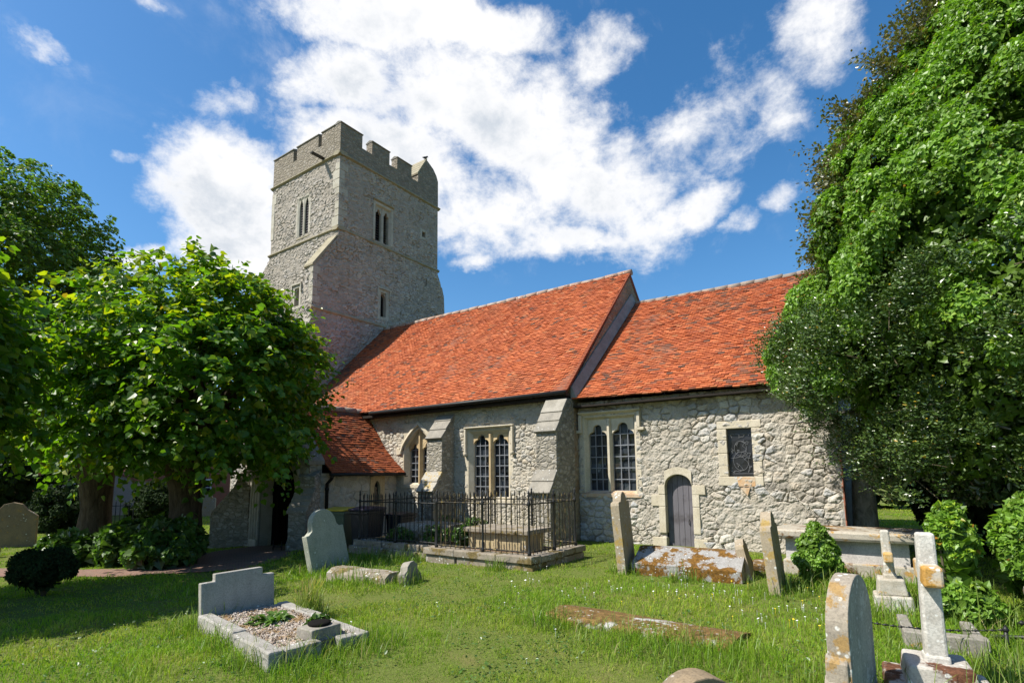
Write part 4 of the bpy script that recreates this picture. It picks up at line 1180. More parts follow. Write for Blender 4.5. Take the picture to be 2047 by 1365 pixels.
def limb_mesh(trunk, tips, r0, r1, seed, tw=.3, n=9):
    """trunk: list of (x,y,z,r); limbs run from the trunk head to the tips"""
    r = np.random.default_rng(seed); b = MB()
    b.tube([p[:3] for p in trunk], [p[3] for p in trunk], 14)
    h = Vector(trunk[-1][:3]); h0 = Vector(trunk[-2][:3])
    for tip in tips:
        tip = Vector(tip); a = h0.lerp(h, .3+.7*r.random()); pts = [a]
        for k in range(1, 7):
            f = k/6; p = a.lerp(tip, f); p.z += .35*math.sin(math.pi*f)*r.random()
            p += Vector(r.normal(0, tw*.35*math.sin(math.pi*f), 3)); pts.append(p)
        b.tube(pts, [r0*(1-f/6)+r1*f/6 for f in range(7)], 7)
    return b
def knobbly(o, amp, seed, k=3.):
    me = o.data; n = len(me.vertices); co = np.empty(n*3, np.float32); me.vertices.foreach_get('co', co); co = co.reshape(-1, 3)
    no = np.empty(n*3, np.float32); me.vertices.foreach_get('normal', no); no = no.reshape(-1, 3)
    d = (fbm(co[:, 0]*k+co[:, 1]*k*1.3, co[:, 2]*k, seed, 3)-.5)*2*amp
    me.vertices.foreach_set('co', (co+no*d[:, None]).ravel().astype(np.float32)); me.update()

# ------------------------------------------------------------------ lime trees by the porch path
def lime(trunk, c, R, S, seed, label, size=.165, K=20, yellow=1., zmin=2.0):
    base = Vector((trunk[0], trunk[1], float(zg(trunk[0]))))
    t = empty('lime_tree', base, label, 'tree', 'lime trees by the porch path')
    r = np.random.default_rng(seed+50)
    lo = float(base.z)
    tr = [(base.x, base.y, lo-.2, .62), (base.x, base.y, lo+.15, .50), (base.x+.02, base.y, lo+.6, .41), (base.x, base.y+.02, lo+1.2, .38),
          (base.x+.04, base.y, lo+1.7, .42), (base.x+.05, base.y-.05, lo+2.2, .46), (base.x+.05, base.y-.1, lo+2.7, .38), (base.x+.05, base.y-.15, lo+3.2, .22)]
    D = rdir(r, 24); D[:, 2] = np.abs(D[:, 2])*.9-.15
    tips = [tuple(np.array(c)+d*np.array(R)*.80) for d in D]
    o = limb_mesh(tr, tips, .11, .014, seed).build('trunk', M['bark'], t, fix=False)
    knobbly(o, .05, seed)
    def tf(P, tt, r):
        hi = sst(c[2]+.0*R[2], c[2]+R[2], P[:, 2])
        return np.clip((r.random(len(P)) < (.14+.50*hi)*yellow)*r.random(len(P))*.8, 0, 1)  # upper leaves yellowed to stand for sun glowing through the crown
    a, _ = crown_sprays(c, R, S, K, size, seed, tintf=tf, zmin=zmin, amp=.24, inner=.5, skirt=.5, L=(.55, 1.15))
    # a few long shoots that break the outline
    n = 110; d = rdir(r, n); d[:, 2] = np.abs(d[:, 2])*.9-.05; d = unit(d)
    B = np.array(c)+d*np.array(R)*(1+.24*lump(d, seed))[:, None]*.9
    s2 = sprays(B, unit(d+np.array([0, 0, .35])+r.normal(0, .25, d.shape)), r.uniform(.5, 1.3, n), np.full(n, .5), 14, size*.9, 'lime', r, .5, tintf=tf)
    leaf_obj('crown', [a, s2], M['lime'], t)
    return t
lime((-15.35, -5.6), (-14.0, -6.2, 4.15), (3.70, 2.8, 2.85), 1650, 101, 'broad lime tree hanging its leaves over the porch doorway', zmin=2.1)
lime((-19.2, -6.35), (-18.6, -7.1, 3.6), (2.6, 2.4, 1.9), 1050, 102, 'lime tree with thick dark trunk rising behind the clipped bush', zmin=2.5)
lime((-12.7, -12.2), (-12.6, -12.15, 3.75), (2.9, 2.5, 2.0), 1250, 103, 'lime tree whose leafy side reaches in at the left edge')

# tall tree beyond
t = empty('sycamore_tree', (-38.2, -4.3, -.4), 'tall dark broadleaf tree rising behind the limes against the sky', 'tree')
sc, sR = (-39.2, -5.9, 13.2), (6.2, 6.2, 5.6)
r = np.random.default_rng(5)
tips = [tuple(np.array(sc)+d*np.array(sR)*.85) for d in rdir(r, 22)]
limb_mesh([(-38.2, -4.3, -.6, .55), (-38.2, -4.3, 3, .42), (-38.3, -4.4, 7, .36), (-38.4, -4.5, 10, .3)], tips, .16, .02, 6).build('trunk', M['bark'], t, fix=False)
a, _ = crown_sprays(sc, sR, 3600, 22, .23, 31, 'leaf', amp=.24, inner=.6, L=(.6, 1.3), tintf=lambda P, t_, r_: (r_.random(len(P)) < .22)*r_.random(len(P)))
leaf_obj('crown', [a], M['far'], t)

# ------------------------------------------------------------------ ivy-clad tree and holly on the right
IV = np.array((2.75, -1.35))
ZP = [1.2, 2.0, 2.8, 3.8, 4.6, 5.2, 6.2, 7.2, 8.0, 8.8, 9.4, 10.0, 10.6, 11.2]
RP = [2.7, 3.3, 3.9, 4.22, 4.0, 3.68, 3.45, 2.98, 2.38, 1.78, 1.35, .95, .55, .2]
def ivy_r(z, th):
    return np.interp(z, ZP, RP)*(1+.05*np.sin(th*5+z*1.3)+.04*np.sin(th*9-z*2.1))
def ivy_pt(z, th, k=1.):
    rr = ivy_r(z, th)*k
    return np.stack([IV[0]+rr*np.cos(th), IV[1]+rr*np.sin(th)*.86, z], -1)
def clumps(C, Nn, Rr, n, size, kind, r, hang=.6, rough=.42, tint=None, flat=.0):
    """leaf layers over the outer half of many small mounds"""
    K = len(C); D = rdir(r, K*n).reshape(K, n, 3)+Nn[:, None]*.85; D = unit(D)
    rad_ = Rr[:, None]*(1-.35*r.random((K, n))**2)
    P = (C[:, None]+D*rad_[..., None]).reshape(-1, 3); D = D.reshape(-1, 3)
    N2 = D*.75+np.array([0, 0, .45])+r.normal(0, rough, D.shape)
    T = np.array([0, 0, -1.])*hang+r.normal(0, .5, D.shape)+D*.25
    sz = size*np.clip(r.normal(1, .25, len(P)), .4, 1.7)
    kb = np.repeat(np.clip(r.normal(.5, .14, K), 0, 1), n)
    tn = np.stack([np.clip(kb+r.normal(0, .16, len(P)), 0, 1), (r.random(len(P)) < .10)*r.random(len(P))*.7, (r.random(len(P)) < .008)*r.random(len(P)), np.ones(len(P))], -1) if tint is None else tint(P, kb, r)
    return leaves(P, T, N2, sz, kind, r, tint=tn)
t = empty('ivy_clad_tree', (2.6, -1.0, 0), 'huge tree smothered in glossy green ivy beside the chancel', 'tree')
r = np.random.default_rng(77)
K = 1250
z = 3.0+8.0*r.random(K)**1.0; th = r.uniform(.52*math.pi, 2.08*math.pi, K); th[:120] = r.uniform(.08*math.pi, .55*math.pi, 120)
# denser on the outer (visible) half but closed all round
C = ivy_pt(z, th, r.uniform(.93, .99, K)); nrm = np.stack([np.cos(th), np.sin(th), np.interp(z, ZP, -np.gradient(RP, ZP))*.8], -1); nrm = unit(nrm)
Rr = r.uniform(.16, .34, K)
a = clumps(C, unit(nrm+np.array([0, 0, .30])), Rr, 330, .055, 'ivy', r)
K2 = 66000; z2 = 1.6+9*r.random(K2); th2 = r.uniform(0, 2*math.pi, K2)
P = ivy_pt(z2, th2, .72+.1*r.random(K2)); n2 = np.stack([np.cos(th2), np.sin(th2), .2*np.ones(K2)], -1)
b2 = leaves(P, r.normal(0, 1, (K2, 3)), n2+r.normal(0, .3, (K2, 3)), .115, 'ivy', r, tint=np.tile([[.15, 0, 0, 1.]], (K2, 1)))  # inner leaves added to block light, crown shade put into their tint
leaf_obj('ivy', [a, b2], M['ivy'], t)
b = limb_mesh([(2.6, -1.0, -.2, .75), (2.6, -1.0, .6, .58), (2.65, -1.1, 2.5, .5), (2.7, -1.2, 6, .4), (2.7, -1.3, 10, .2)],
              [tuple(ivy_pt(np.array([zz]), np.array([tt]), .85)[0]) for zz, tt in zip(r.uniform(3.5, 10, 26), r.uniform(0, 6.28, 26))], .13, .03, 9)
b.build('trunk', M['bark'], t, fix=False)
# bare-ish shoots of the tree itself sticking out of the ivy on the sky side
S = 420; zz = r.uniform(5.0, 10.4, S); tt = r.uniform(math.pi*.60, math.pi*1.18, S)
B = ivy_pt(zz, tt, .92); D = unit(np.stack([np.cos(tt), np.sin(tt), r.uniform(.2, 1.1, S)], -1)+r.normal(0, .22, (S, 3)))
L = r.uniform(.35, .85, S)*(1+.3*(zz > 7.2))
a = sprays(B, D, L, np.full(S, .12), 84, .076, 'leaf', r, .0, .13, tintf=lambda P, t_, r_: (r_.random(len(P)) < .35)*r_.random(len(P)), up=.1)
k = r.random(len(a[2])//6) < .05; a[2][np.repeat(k, 6), 2] = .7
leaf_obj('shoots', [a], M['olive'], t)
b = MB()
for i in range(S):
    p = Vector(B[i]); d = Vector(D[i])*float(L[i]); b.tube([p-d*.2, p+d*.5-Vector((0, 0, .03)), p+d*.97-Vector((0, 0, .1*L[i]))], [.010, .006, .002], 5, cap=False)
b.build('branch', M['twig'], t, fix=False)

t = empty('holly_tree', (-.6, 1.15, -.05), 'dark glossy holly with smooth grey trunk below the ivy-clad tree', 'tree')
r = np.random.default_rng(78)
b = MB(); b.tube([(-.58, 1.12, -.2), (-.58, 1.12, .12), (-.57, 1.12, .45), (-.56, 1.1, 1.2), (-.50, .9, 2.2), (-.2, .4, 3.0), (.3, -.2, 3.6)], [.38, .30, .235, .215, .20, .15, .08], 16)
for tp in ((-1.5, -1.0, 2.6), (-.9, -2.2, 1.9), (.2, -3.2, 2.3), (1.2, -3.6, 2.2), (2.2, -3.8, 2.4), (.5, -2.8, 3.2), (-.8, -1.7, 3.4), (1.6, -3.4, 3.3)):
    p = Vector((.0, .2, 2.6)); q = Vector(tp); b.tube([p, p.lerp(q, .35)+Vector((0, 0, .25)), p.lerp(q, .7)+Vector((0, 0, .15)), q], [.09, .06, .035, .01], 7)
b.build('trunk', M['bark_g'], t, fix=False)
K = 250
z = np.concatenate([1.45+2.9*r.random(K-50)**.95, 1.3+.8*r.random(50)]); th = r.uniform(math.pi*.80, math.pi*2.12, K)
C = ivy_pt(z, th, .97); nrm = unit(np.stack([np.cos(th), np.sin(th), .15*np.ones(K)], -1)); Rr = r.uniform(.28, .62, K)
S = 44                                   # shoots per mound
D = unit(rdir(r, K*S).reshape(K, S, 3)*.8+nrm[:, None]*.8+np.array([0, 0, .35])).reshape(-1, 3)
B = np.repeat(C, S, 0)+D*np.repeat(Rr, S)[:, None]*.65
ok = ~((B[:, 0] < -.8) & (B[:, 1] > .15) & (B[:, 2] < 3.7)); B = B[ok]; D = D[ok]
S2 = len(B); L = r.uniform(.12, .42, S2)
a = sprays(B, unit(D+np.array([0, 0, .55])+r.normal(0, .3, D.shape)), L, np.full(S2, .05), 13, .050, 'holly', r, -.15, .03,
           tintf=lambda P, t_, r_: np.clip((t_ > .62)*r_.random(len(P))*.9, 0, 1), up=.35)
k = r.random(len(a[2])//6) < .006; a[2][np.repeat(k, 6), 2] = 1.
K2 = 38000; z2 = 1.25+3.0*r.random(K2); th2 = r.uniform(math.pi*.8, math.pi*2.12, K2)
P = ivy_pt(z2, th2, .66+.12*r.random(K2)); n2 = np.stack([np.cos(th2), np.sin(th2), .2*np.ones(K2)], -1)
b2 = leaves(P, r.normal(0, 1, (K2, 3)), n2+r.normal(0, .3, (K2, 3)), .115, 'holly', r, tint=np.tile([[.1, 0, 0, 1.]], (K2, 1)))  # added core leaves stop light; their dark tint paints inner shade
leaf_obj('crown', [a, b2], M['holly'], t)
b = MB()
for i in range(150):
    q = r.integers(len(B)); p = Vector(B[q]); d = Vector(unit(D[q]+r.normal(0, .5, 3)))*r.uniform(.3, .9)
    b.tube([p-d*.5, p, p+d*.5], [.010, .007, .003], 5, cap=False)
b.build('twig', M['twig'], t, fix=False)['kind'] = 'stuff'

# ------------------------------------------------------------------ bushes, hedges, ivy mounds
def mound(name, c, R, n, size, kind, mt, seed, label, cat, group=None, amp=.12, K=40, taper=0., stem=True, hang=.5, box=1.0, zf=-.15, tint=None, fillc=.12):
    base = Vector((c[0], c[1], float(zg(c[0], c[1]))))
    t = empty(name, base, label, cat, group)
    r = np.random.default_rng(seed); D = rdir(r, K*3); D = D[D[:, 2] > zf][:K]
    if box != 1.0: D = unit(np.sign(D)*np.abs(D)**box)
    k = 1+amp*lump(D, seed, 2.5)
    sup = 1/np.max(np.abs(D), axis=1)**(1-box) if box != 1. else 1.
    C = D*np.array(R)*(k*.82*sup)[:, None]; C[:, :2] *= (1-taper*np.clip(C[:, 2:]/R[2], -.6, 1)); C = C+np.array(c)
    Rr = np.min(R)*r.uniform(.20, .34, len(C))
    a = clumps(C, D, Rr, max(4, n//len(C)), size, kind, r, hang, tint=tint)
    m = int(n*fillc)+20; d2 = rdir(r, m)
    b = leaves(np.array(c)+d2*np.array(R)*(.55+.25*r.random((m, 1))), r.normal(0, 1, (m, 3)), d2, size*2.6, kind, r, tint=np.tile([[.15, 0, 0, 1.]], (m, 1)))  # larger fill leaves inside, shade put into their dark tint
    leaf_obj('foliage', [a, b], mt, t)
    if stem:
        s = MB()
        for i in range(6):
            e = C[r.integers(len(C))]; b0 = base+Vector((r.normal(0, .06), r.normal(0, .06), -.05)); s.tube([b0, b0.lerp(Vector(e), .5)+Vector((0, 0, .05)), Vector(e)], [.03, .02, .006], 6)
        s.build('stem', M['twig'], t, fix=False)
    return t
mound('clipped_bush', (-11.66, -9.43, .22), (.46, .46, .37), 9000, .036, 'leaf', M['hedge'], 201, 'low dark clipped bush on the shaded lawn', 'bush', box=.75, K=60)
mound('yew_bush', (-27.9, -4.75, .3), (1.5, 1.0, 1.25), 7000, .10, 'leaf', M['hedge'], 202, 'squat dark yew bush behind the railings at far left', 'bush', box=.7)
mound('yew_bush', (-27.1, -1.45, .35), (1.15, 1.1, 1.25), 8000, .10, 'leaf', M['hedge'], 203, 'rounded dark yew between the two lime trunks', 'bush')
t = mound('elder_bush', (-31.5, -5.6, 2.0), (3.2, 2.4, 2.6), 9000, .17, 'leaf', M['hedge'], 204, 'elder bush with creamy flower heads in deep shade', 'bush')
fb = MB(); r = np.random.default_rng(9)
for i in range(26):
    d = unit(np.array([r.uniform(.2, 1), r.uniform(-1, .2), r.uniform(-.2, .9)])); c0 = np.array((-31.5, -5.6, 2.0))+d*np.array((3.3, 2.5, 2.7))
    for k in range(7):
        p = c0+r.normal(0, .05, 3); fb.lathe([(.0, -.012), (.035, 0), (.0, .012)], p, 6)
fb.build('flower_head', M['flower'], t, fix=False)
mound('hedge_bush', (-35, -9.5, 2.2), (4.2, 3.0, 3.0), 9000, .22, 'leaf', M['hedge'], 205, 'dark hedge mass closing the far left side', 'hedge')
mound('hedge_bush', (-33.5, 1.6, .2), (1.8, 1.4, .9), 4500, .14, 'leaf', M['hedge'], 206, 'low dark hedge in front of the pink cottage', 'hedge')
mound('understory_bush', (1.42, 2.3, .9), (1.15, 1.0, 1.3), 7000, .10, 'leaf', M['hedge'], 210, 'dark bush added to darken the gap right of the holly trunk', 'bush')  # extra bush put in to darken the bright gap
mound('understory_bush', (3.6, 4.2, 1.2), (2.6, 1.5, 2.1), 8000, .14, 'leaf', M['hedge'], 207, 'dark bush in the shade behind the ivy-clad tree', 'bush')
mound('understory_bush', (7.5, 2.5, 1.4), (3.2, 2.2, 2.4), 8000, .14, 'leaf', M['hedge'], 208, 'dark bush beyond the right edge of the ivy-clad tree', 'bush')
mound('boundary_hedge', (4, 17, 1.6), (9, 1.6, 2.6), 9000, .25, 'leaf', M['hedge'], 209, 'boundary hedge seen through the gap beside the holly trunk', 'hedge')
for i, (x, y, z, R, lab) in enumerate([(-13.6, -6.75, .12, (1.0, .8, .62), 'leafy sucker shrub at the foot of the lime beside the path'),
                                    (-15.2, -6.9, .10, (.95, .8, .55), 'broad leaved sprouts around the lime trunk nearest the porch'),
                                    (-16.6, -7.6, -.05, (1.0, .7, .45), 'low bright weeds in front of the left lime trunk')]):
    mound('sucker_shrub', (x, y, z), R, 2600, .12, 'lime', M['shrub'], 220+i, lab, 'shrub', 'shrubs under the limes', amp=.3, K=45, hang=.35)
def yel(P, kb, r):
    n = len(P); return np.stack([np.clip(kb+r.normal(0, .15, n), 0, 1), (r.random(n) < .4)*r.random(n), (r.random(n) < .02)*r.random(n), np.ones(n)], -1)
mound('ivy_mound', (-1.08, -2.75, .36), (.32, .30, .60), 6500, .040, 'ivy', M['ivy'], 231, 'conical ivy-covered headstone in front of the long chest tomb', 'ivy mound', 'ivy-smothered graves', amp=.12, hang=.8, taper=.45, K=70)
mound('ivy_mound', (.50, -4.1, .80), (.24, .24, .58), 2900, .055, 'ivy', M['ivy'], 232, 'yellowish ivy heaped on a stone behind the white cross', 'ivy mound', 'ivy-smothered graves', amp=.15, tint=yel)
mound('ivy_mound', (.55, -4.45, .18), (.30, .34, .28), 2000, .055, 'ivy', M['ivy'], 234, 'low ivy creeping beside the foot of the white cross', 'ivy mound', 'ivy-smothered graves', amp=.3)
mound('ivy_mound', (1.30, -3.75, .70), (.44, .42, .72), 6800, .058, 'ivy', M['ivy'], 233, 'big rounded ivy clump at the right edge', 'ivy mound', 'ivy-smothered graves', amp=.15)
# ------------------------------------------------------------------ gravestones and tombs
def frame(x, y, z, heading, lean_f=0., lean_s=0.):
    """local frame: +X = the broad face normal, Y = along the stone, Z up; lean about the base"""
    return Matrix.Translation((x, y, z)) @ Matrix.Rotation(heading, 4, 'Z') @ Matrix.Rotation(lean_f, 4, 'Y') @ Matrix.Rotation(lean_s, 4, 'X')
def roughen(o, amp, seed, k=5.):
    import bmesh
    bm = bmesh.new(); bm.from_mesh(o.data)
    bmesh.ops.triangulate(bm, faces=[f for f in bm.faces if len(f.verts) > 4])
    for _ in range(2):
        es = [e for e in bm.edges if e.calc_length() > .10]
        if es: bmesh.ops.subdivide_edges(bm, edges=es, cuts=1, use_grid_fill=True)
    bm.to_mesh(o.data); bm.free()
    me = o.data; n = len(me.vertices); co = np.empty(n*3, np.float32); me.vertices.foreach_get('co', co); co = co.reshape(-1, 3)
    for a in range(3):
        b_, c_ = (a+1) % 3, (a+2) % 3
        co[:, a] += (fbm(co[:, b_]*k+seed, co[:, c_]*k+a*9+co[:, a]*2, seed+a, 3)-.5)*2*amp
    me.vertices.foreach_set('co', co.ravel().astype(np.float32)); me.update()
def headstone(name, pos, outline, thick, heading, mats, label, lean_f=0., lean_s=0., bevel=.012, rough=.004, seed=1, cat='headstone', group='headstones in the churchyard', edge_mat=False, steps=None):
    x, y = pos; z = float(gz(x, y))-.03
    b = MB(); b.T = frame(x, y, z, heading, lean_f, lean_s)
    n = len(outline)
    A = [(thick/2, p, q) for p, q in outline]; B = [(-thick/2, p, q) for p, q in outline]
    b.add(A+B, [tuple(range(n)), tuple(range(n, 2*n))[::-1]], 0)
    b.add(A+B, [(i, n+i, n+(i+1) % n, (i+1) % n) for i in range(n)], 1 if edge_mat else 0)
    if steps:
        for (ya, yb, za, zb, t2) in steps: b.box(-t2/2, t2/2, ya, yb, za, zb, 1)
    o = b.build(name, mats, None, (x, y, z), bevel=0)
    if rough: roughen(o, rough, seed)
    bv = o.modifiers.new('bevel', 'BEVEL'); bv.width = bevel; bv.segments = 2; bv.limit_method = 'ANGLE'; bv.angle_limit = rad(50)
    return tag(o, label, cat, group)
def arcpts(yc, zc, r, a0, a1, n): return [(yc+r*math.cos(rad(a0+(a1-a0)*i/n)), zc+r*math.sin(rad(a0+(a1-a0)*i/n))) for i in range(n+1)]
G_ = 'headstones in the churchyard'
# stepped granite headstone and its kerbed plot, turned a little off the church axis
H = rad(-8.5)
headstone('headstone', (-6.60, -8.86), [(-.42, -.1), (.42, -.1), (.42, .53), (.28, .53), (.28, .62), (-.27, .62), (-.27, .535), (-.42, .535)], .10, H, [M['granite'], M['granite_side']],
          'grey granite headstone with stepped top at the head of the kerbed grave', lean_f=rad(-3), lean_s=rad(1.5), edge_mat=True, rough=.0015, seed=3)
kz = float(gz(-5.6, -8.95))
ko = empty('kerbed_grave', (-5.6, -8.95, kz), 'low granite kerb around a gravelled grave plot', 'grave')
b = MB(); b.T = frame(-5.6, -8.95, kz, H)
def kerb(b, x0, x1, y0, y1, h): b.prism([(x0, y0), (x1, y0), (x1, y1), (x0, y1)], 'z', -.1, h)
kerb(b, -.95, .10, -.52, -.37, .155); kerb(b, .105, 1.00, -.53, -.38, .145)
kerb(b, -.95, .15, .37, .51, .14); kerb(b, .155, 1.0, .36, .50, .12); kerb(b, .86, 1.0, -.378, -.02, .14); kerb(b, .88, 1.01, .17, .358, .125)
k = b.build('kerb', M['granite_side'], ko); roughen(k, .010, 5); bv = k.modifiers.new('bevel', 'BEVEL'); bv.width = .018; bv.segments = 2; bv.limit_method = 'ANGLE'; bv.angle_limit = rad(50)
xs, ys = np.meshgrid(np.linspace(-.94, .9, 60), np.linspace(-.40, .40, 30))
zz = .085+.035*fbm(xs*3, ys*3, 8, 3)+.012*fbm(xs*14, ys*14, 9, 2)
P = np.stack([xs, ys, zz], -1).reshape(-1, 3); T = np.array(frame(-5.6, -8.95, kz, H)); P = P@T[:3, :3].T+T[:3, 3]
I = np.arange(60*30).reshape(30, 60)
link_mesh('gravel', np_mesh('gravel', P, np.stack([I[:-1, :-1], I[:-1, 1:], I[1:, 1:], I[1:, :-1]], -1).reshape(-1, 4)), M['gravel'], ko)
b = MB(); r = np.random.default_rng(4); fr = frame(-5.6, -8.95, kz, H)
for i in range(900):
    x, y = r.uniform(-.9, .85), r.uniform(-.36, .36); s = r.uniform(.008, .02); q = r.normal(0, .25, (5, 3))
    z = .085+.035*float(fbm(np.array([x*3]), np.array([y*3]), 8, 3)[0])+.012
    c = [(x+s*1.2, y, z), (x, y+s, z), (x-s*1.1, y+.2*s, z), (x, y-s, z), (x+q[0, 0]*s, y+q[0, 1]*s, z+s*.9)]
    c = [tuple(fr @ Vector(v)) for v in c]
    b.add(c, [(0, 1, 4), (1, 2, 4), (2, 3, 4), (3, 0, 4)])
o = b.build('pebbles', M['gravel'], ko, fix=False); o['kind'] = 'stuff'
# flower block at the foot of the plot
b = MB(); b.T = frame(-4.86, -8.98, kz+.02, H+rad(8))
b.box(-.13, .13, -.17, .17, -.06, .20)
fv = b.build('flower_block', M['slab'], None, (-4.86, -8.98, kz+.02), bevel=.012); tag(fv, 'square stone flower block at the foot of the granite kerb', 'flower holder')
b = MB(); b.lathe([(.105, .0), (.115, .015), (.105, .03), (.07, .036), (.0, .037)], (-4.87, -8.97, kz+.22), 18); b.build('lid', M['dark'], fv)
# rosette of strap leaves in the gravel
t = empty('leafy_plant', (-5.85, -8.92, kz+.10), 'bright green rosette of strap leaves growing in the grave gravel', 'plant'); r = np.random.default_rng(12)
n = 110; an = r.uniform(0, 6.28, n); el = r.uniform(.15, 1.1, n); L = r.uniform(.14, .30, n)
V = []; F = []; A = []
for i in range(n):
    d = np.array([math.cos(an[i]), math.sin(an[i]), 0]); s = np.array([-d[1], d[0], 0]); c0 = np.array((-5.85, -8.92, kz+.10))+d*r.uniform(0, .07)+s*r.normal(0, .10)
    pts = [c0+d*L[i]*math.cos(el[i])*f+np.array([0, 0, L[i]*(math.sin(el[i])*f-.55*f*f)]) for f in (0, .35, .7, 1)]
    w = [.010, .022, .020, .002]; k0 = len(V)
    for p, ww in zip(pts, w): V += [p-s*ww, p+s*ww+np.array([0, 0, .005])]
    F += [[k0, k0+1, k0+3, k0+2], [k0+2, k0+3, k0+5, k0+4], [k0+4, k0+5, k0+7, k0+6]]; A += [[r.uniform(.5, 1), r.random()*.25, 0, 1]]*8
link_mesh('foliage', np_mesh('foliage', np.array(V), np.array(F), {'tint': np.array(A)}), M['shrub'], t)
mound('small_plant', (-5.02, -8.86, kz+.16), (.13, .13, .10), 220, .05, 'leaf', M['shrub'], 241, 'small green plant beside the flower block on the kerbed grave', 'plant', amp=.3, K=14)

# tall leaning round-shouldered headstone
o = [(-.46, -.2), (.46, -.2), (.46, .80), (.36, .80), (.31, .86)] + arcpts(0, .90, .30, 0, 180, 12) + [(-.31, .84), (-.40, .78), (-.46, .78)]
headstone('headstone', (-9.02, -5.75), o, .13, rad(6), [M['green_hs']], 'tall pale green headstone leaning left in front of the porch', lean_f=rad(-8), lean_s=rad(8), seed=7)
# small broken stone
o = [(-.22, -.1), (.22, -.1), (.24, .14), (.15, .22), (.17, .30), (.05, .36), (-.05, .355), (-.13, .30), (-.15, .24), (-.24, .20)]
headstone('headstone', (-6.55, -6.05), o, .15, rad(14), [M['slab']], 'small broken headstone stump leaning in the sunlit grass', lean_f=rad(-9), rough=.014, seed=9)
# low stone in the grass beside it
b = MB(); b.T = frame(-7.35, -6.25, float(gz(-7.35, -6.25)), rad(4)); b.prism([(-.25, -.1), (.25, -.1), (.22, .10), (.12, .17), (-.12, .17), (-.22, .10)], 'x', -.75, .6)
b.v = [tuple(v) for v in b.v]
o = b.build('body_stone', M['plinth'], None, (-7.35, -6.25, 0)); roughen(o, .02, 31); tag(o, 'low mossy body stone nearly lost in grass behind the granite headstone', 'tomb')
# tall brown headstones seen edge on
def hs_outline(w, h, sh=.16, top=.14):
    r_ = w/2-sh
    return [(-w/2, -.2), (w/2, -.2), (w/2, h-r_-.02), (w/2-.02, h-r_+.03), (w/2-sh+.02, h-r_+.05)] + arcpts(0, h-r_, r_, 8, 172, 12) + [(-w/2+sh-.02, h-r_+.05), (-w/2+.02, h-r_+.03), (-w/2, h-r_-.02)]
headstone('headstone', (-3.97, -3.33), hs_outline(.74, 1.42), .145, rad(9), [M['brown_hs']], 'tall brown headstone with golden lichened edge left of the priest\'s door', lean_f=rad(-4.5), seed=11)
headstone('headstone', (-1.51, -3.62), hs_outline(.78, 1.15), .145, rad(3), [M['brown_hs']], 'brown headstone standing before the left end of the long chest tomb', lean_f=rad(-5), seed=12)
headstone('footstone', (-2.05, -2.86), hs_outline(.44, .66, .1), .13, rad(5), [M['brown_hs']], 'short brown footstone leaning at the end of the mossy body stone', lean_f=rad(-12), seed=13, cat='footstone')
# the mossy body stone by the door
b = MB(); b.T = frame(-2.98, -2.92, -.02, rad(3))
b.prism([(-.56, -.1), (-.56, .20), (-.50, .225), (-.10, .44), (.12, .44), (.50, .23), (.56, .20), (.56, -.1)], 'x', -.86, .90)
o = b.build('body_stone', M['moss_st'], None, (-2.98, -2.92, 0)); roughen(o, .02, 15, 4.); tag(o, 'coped body stone thick with orange moss below the priest\'s door', 'tomb')
b = MB(); b.prism([(-2.25, -2.25), (-1.78, -2.2), (-1.72, -1.6), (-2.2, -1.65)], 'z', -.1, .16); o = b.build('moss_stone', M['moss_ledger'], None, (-2, -2, 0), bevel=.05); roughen(o, .05, 17)
tag(o, 'small golden moss-covered stone between footstone and chest tomb', 'stone')
# mossy ledger in the lawn
lz = float(gz(-2.4, -6.4))
b = MB(); b.T = frame(-2.45, -6.42, lz, rad(-3), rad(0), rad(-7))
b.prism([(-.42, -.2), (-.42, .10), (-.36, .145), (.0, .19), (.36, .165), (.42, .12), (.42, -.2)], 'x', -1.12, 1.05)
b.T = Matrix.Identity(4); b.v = [(x, y, z-.11) for x, y, z in b.v]
o = b.build('ledger_stone', M['moss_ledger'], None, (-2.45, -6.42, lz)); roughen(o, .022, 21, 4.); tag(o, 'sunken ledger stone covered in brown moss in the lawn', 'tomb')
# foreground stones
hd_ = headstone('headstone', (-.36, -7.60), [(-.36, -.2), (.36, -.2), (.36, .62)] + arcpts(0, .63, .36, 2, 178, 16) + [(-.36, .62)], .145, rad(-9), [M['front_face'], M['front_hs']],
          'thick round-topped headstone with orange lichen nearest the camera at right', seed=23, edge_mat=True, rough=.003, bevel=.022)
b = MB(); zb = float(gz(-.36, -7.60)); b.T = frame(-.36, -7.60, zb, rad(-9))
for (yo, z0, z1, t2) in ((.385, -.2, .40, .175), (.392, -.2, .26, .195)):
    b.prism([(-yo, z0), (yo, z0), (yo, z1), (yo-.03, z1+.05), (-yo+.03, z1+.05), (-yo, z1)], 'x', -t2/2, t2/2-.03)
b.build('stepped_base', M['front_hs'], hd_, bevel=.015)
o = [(-.30, -.3), (.30, -.3), (.30, .16)] + arcpts(0, .165, .30, 0, 180, 14) + [(-.30, .16)]
headstone('headstone', (-1.18, -8.72), o, .20, rad(-38), [M['dark_hs']], 'low dark rounded stone cut off by the bottom of the picture', seed=25, bevel=.03)
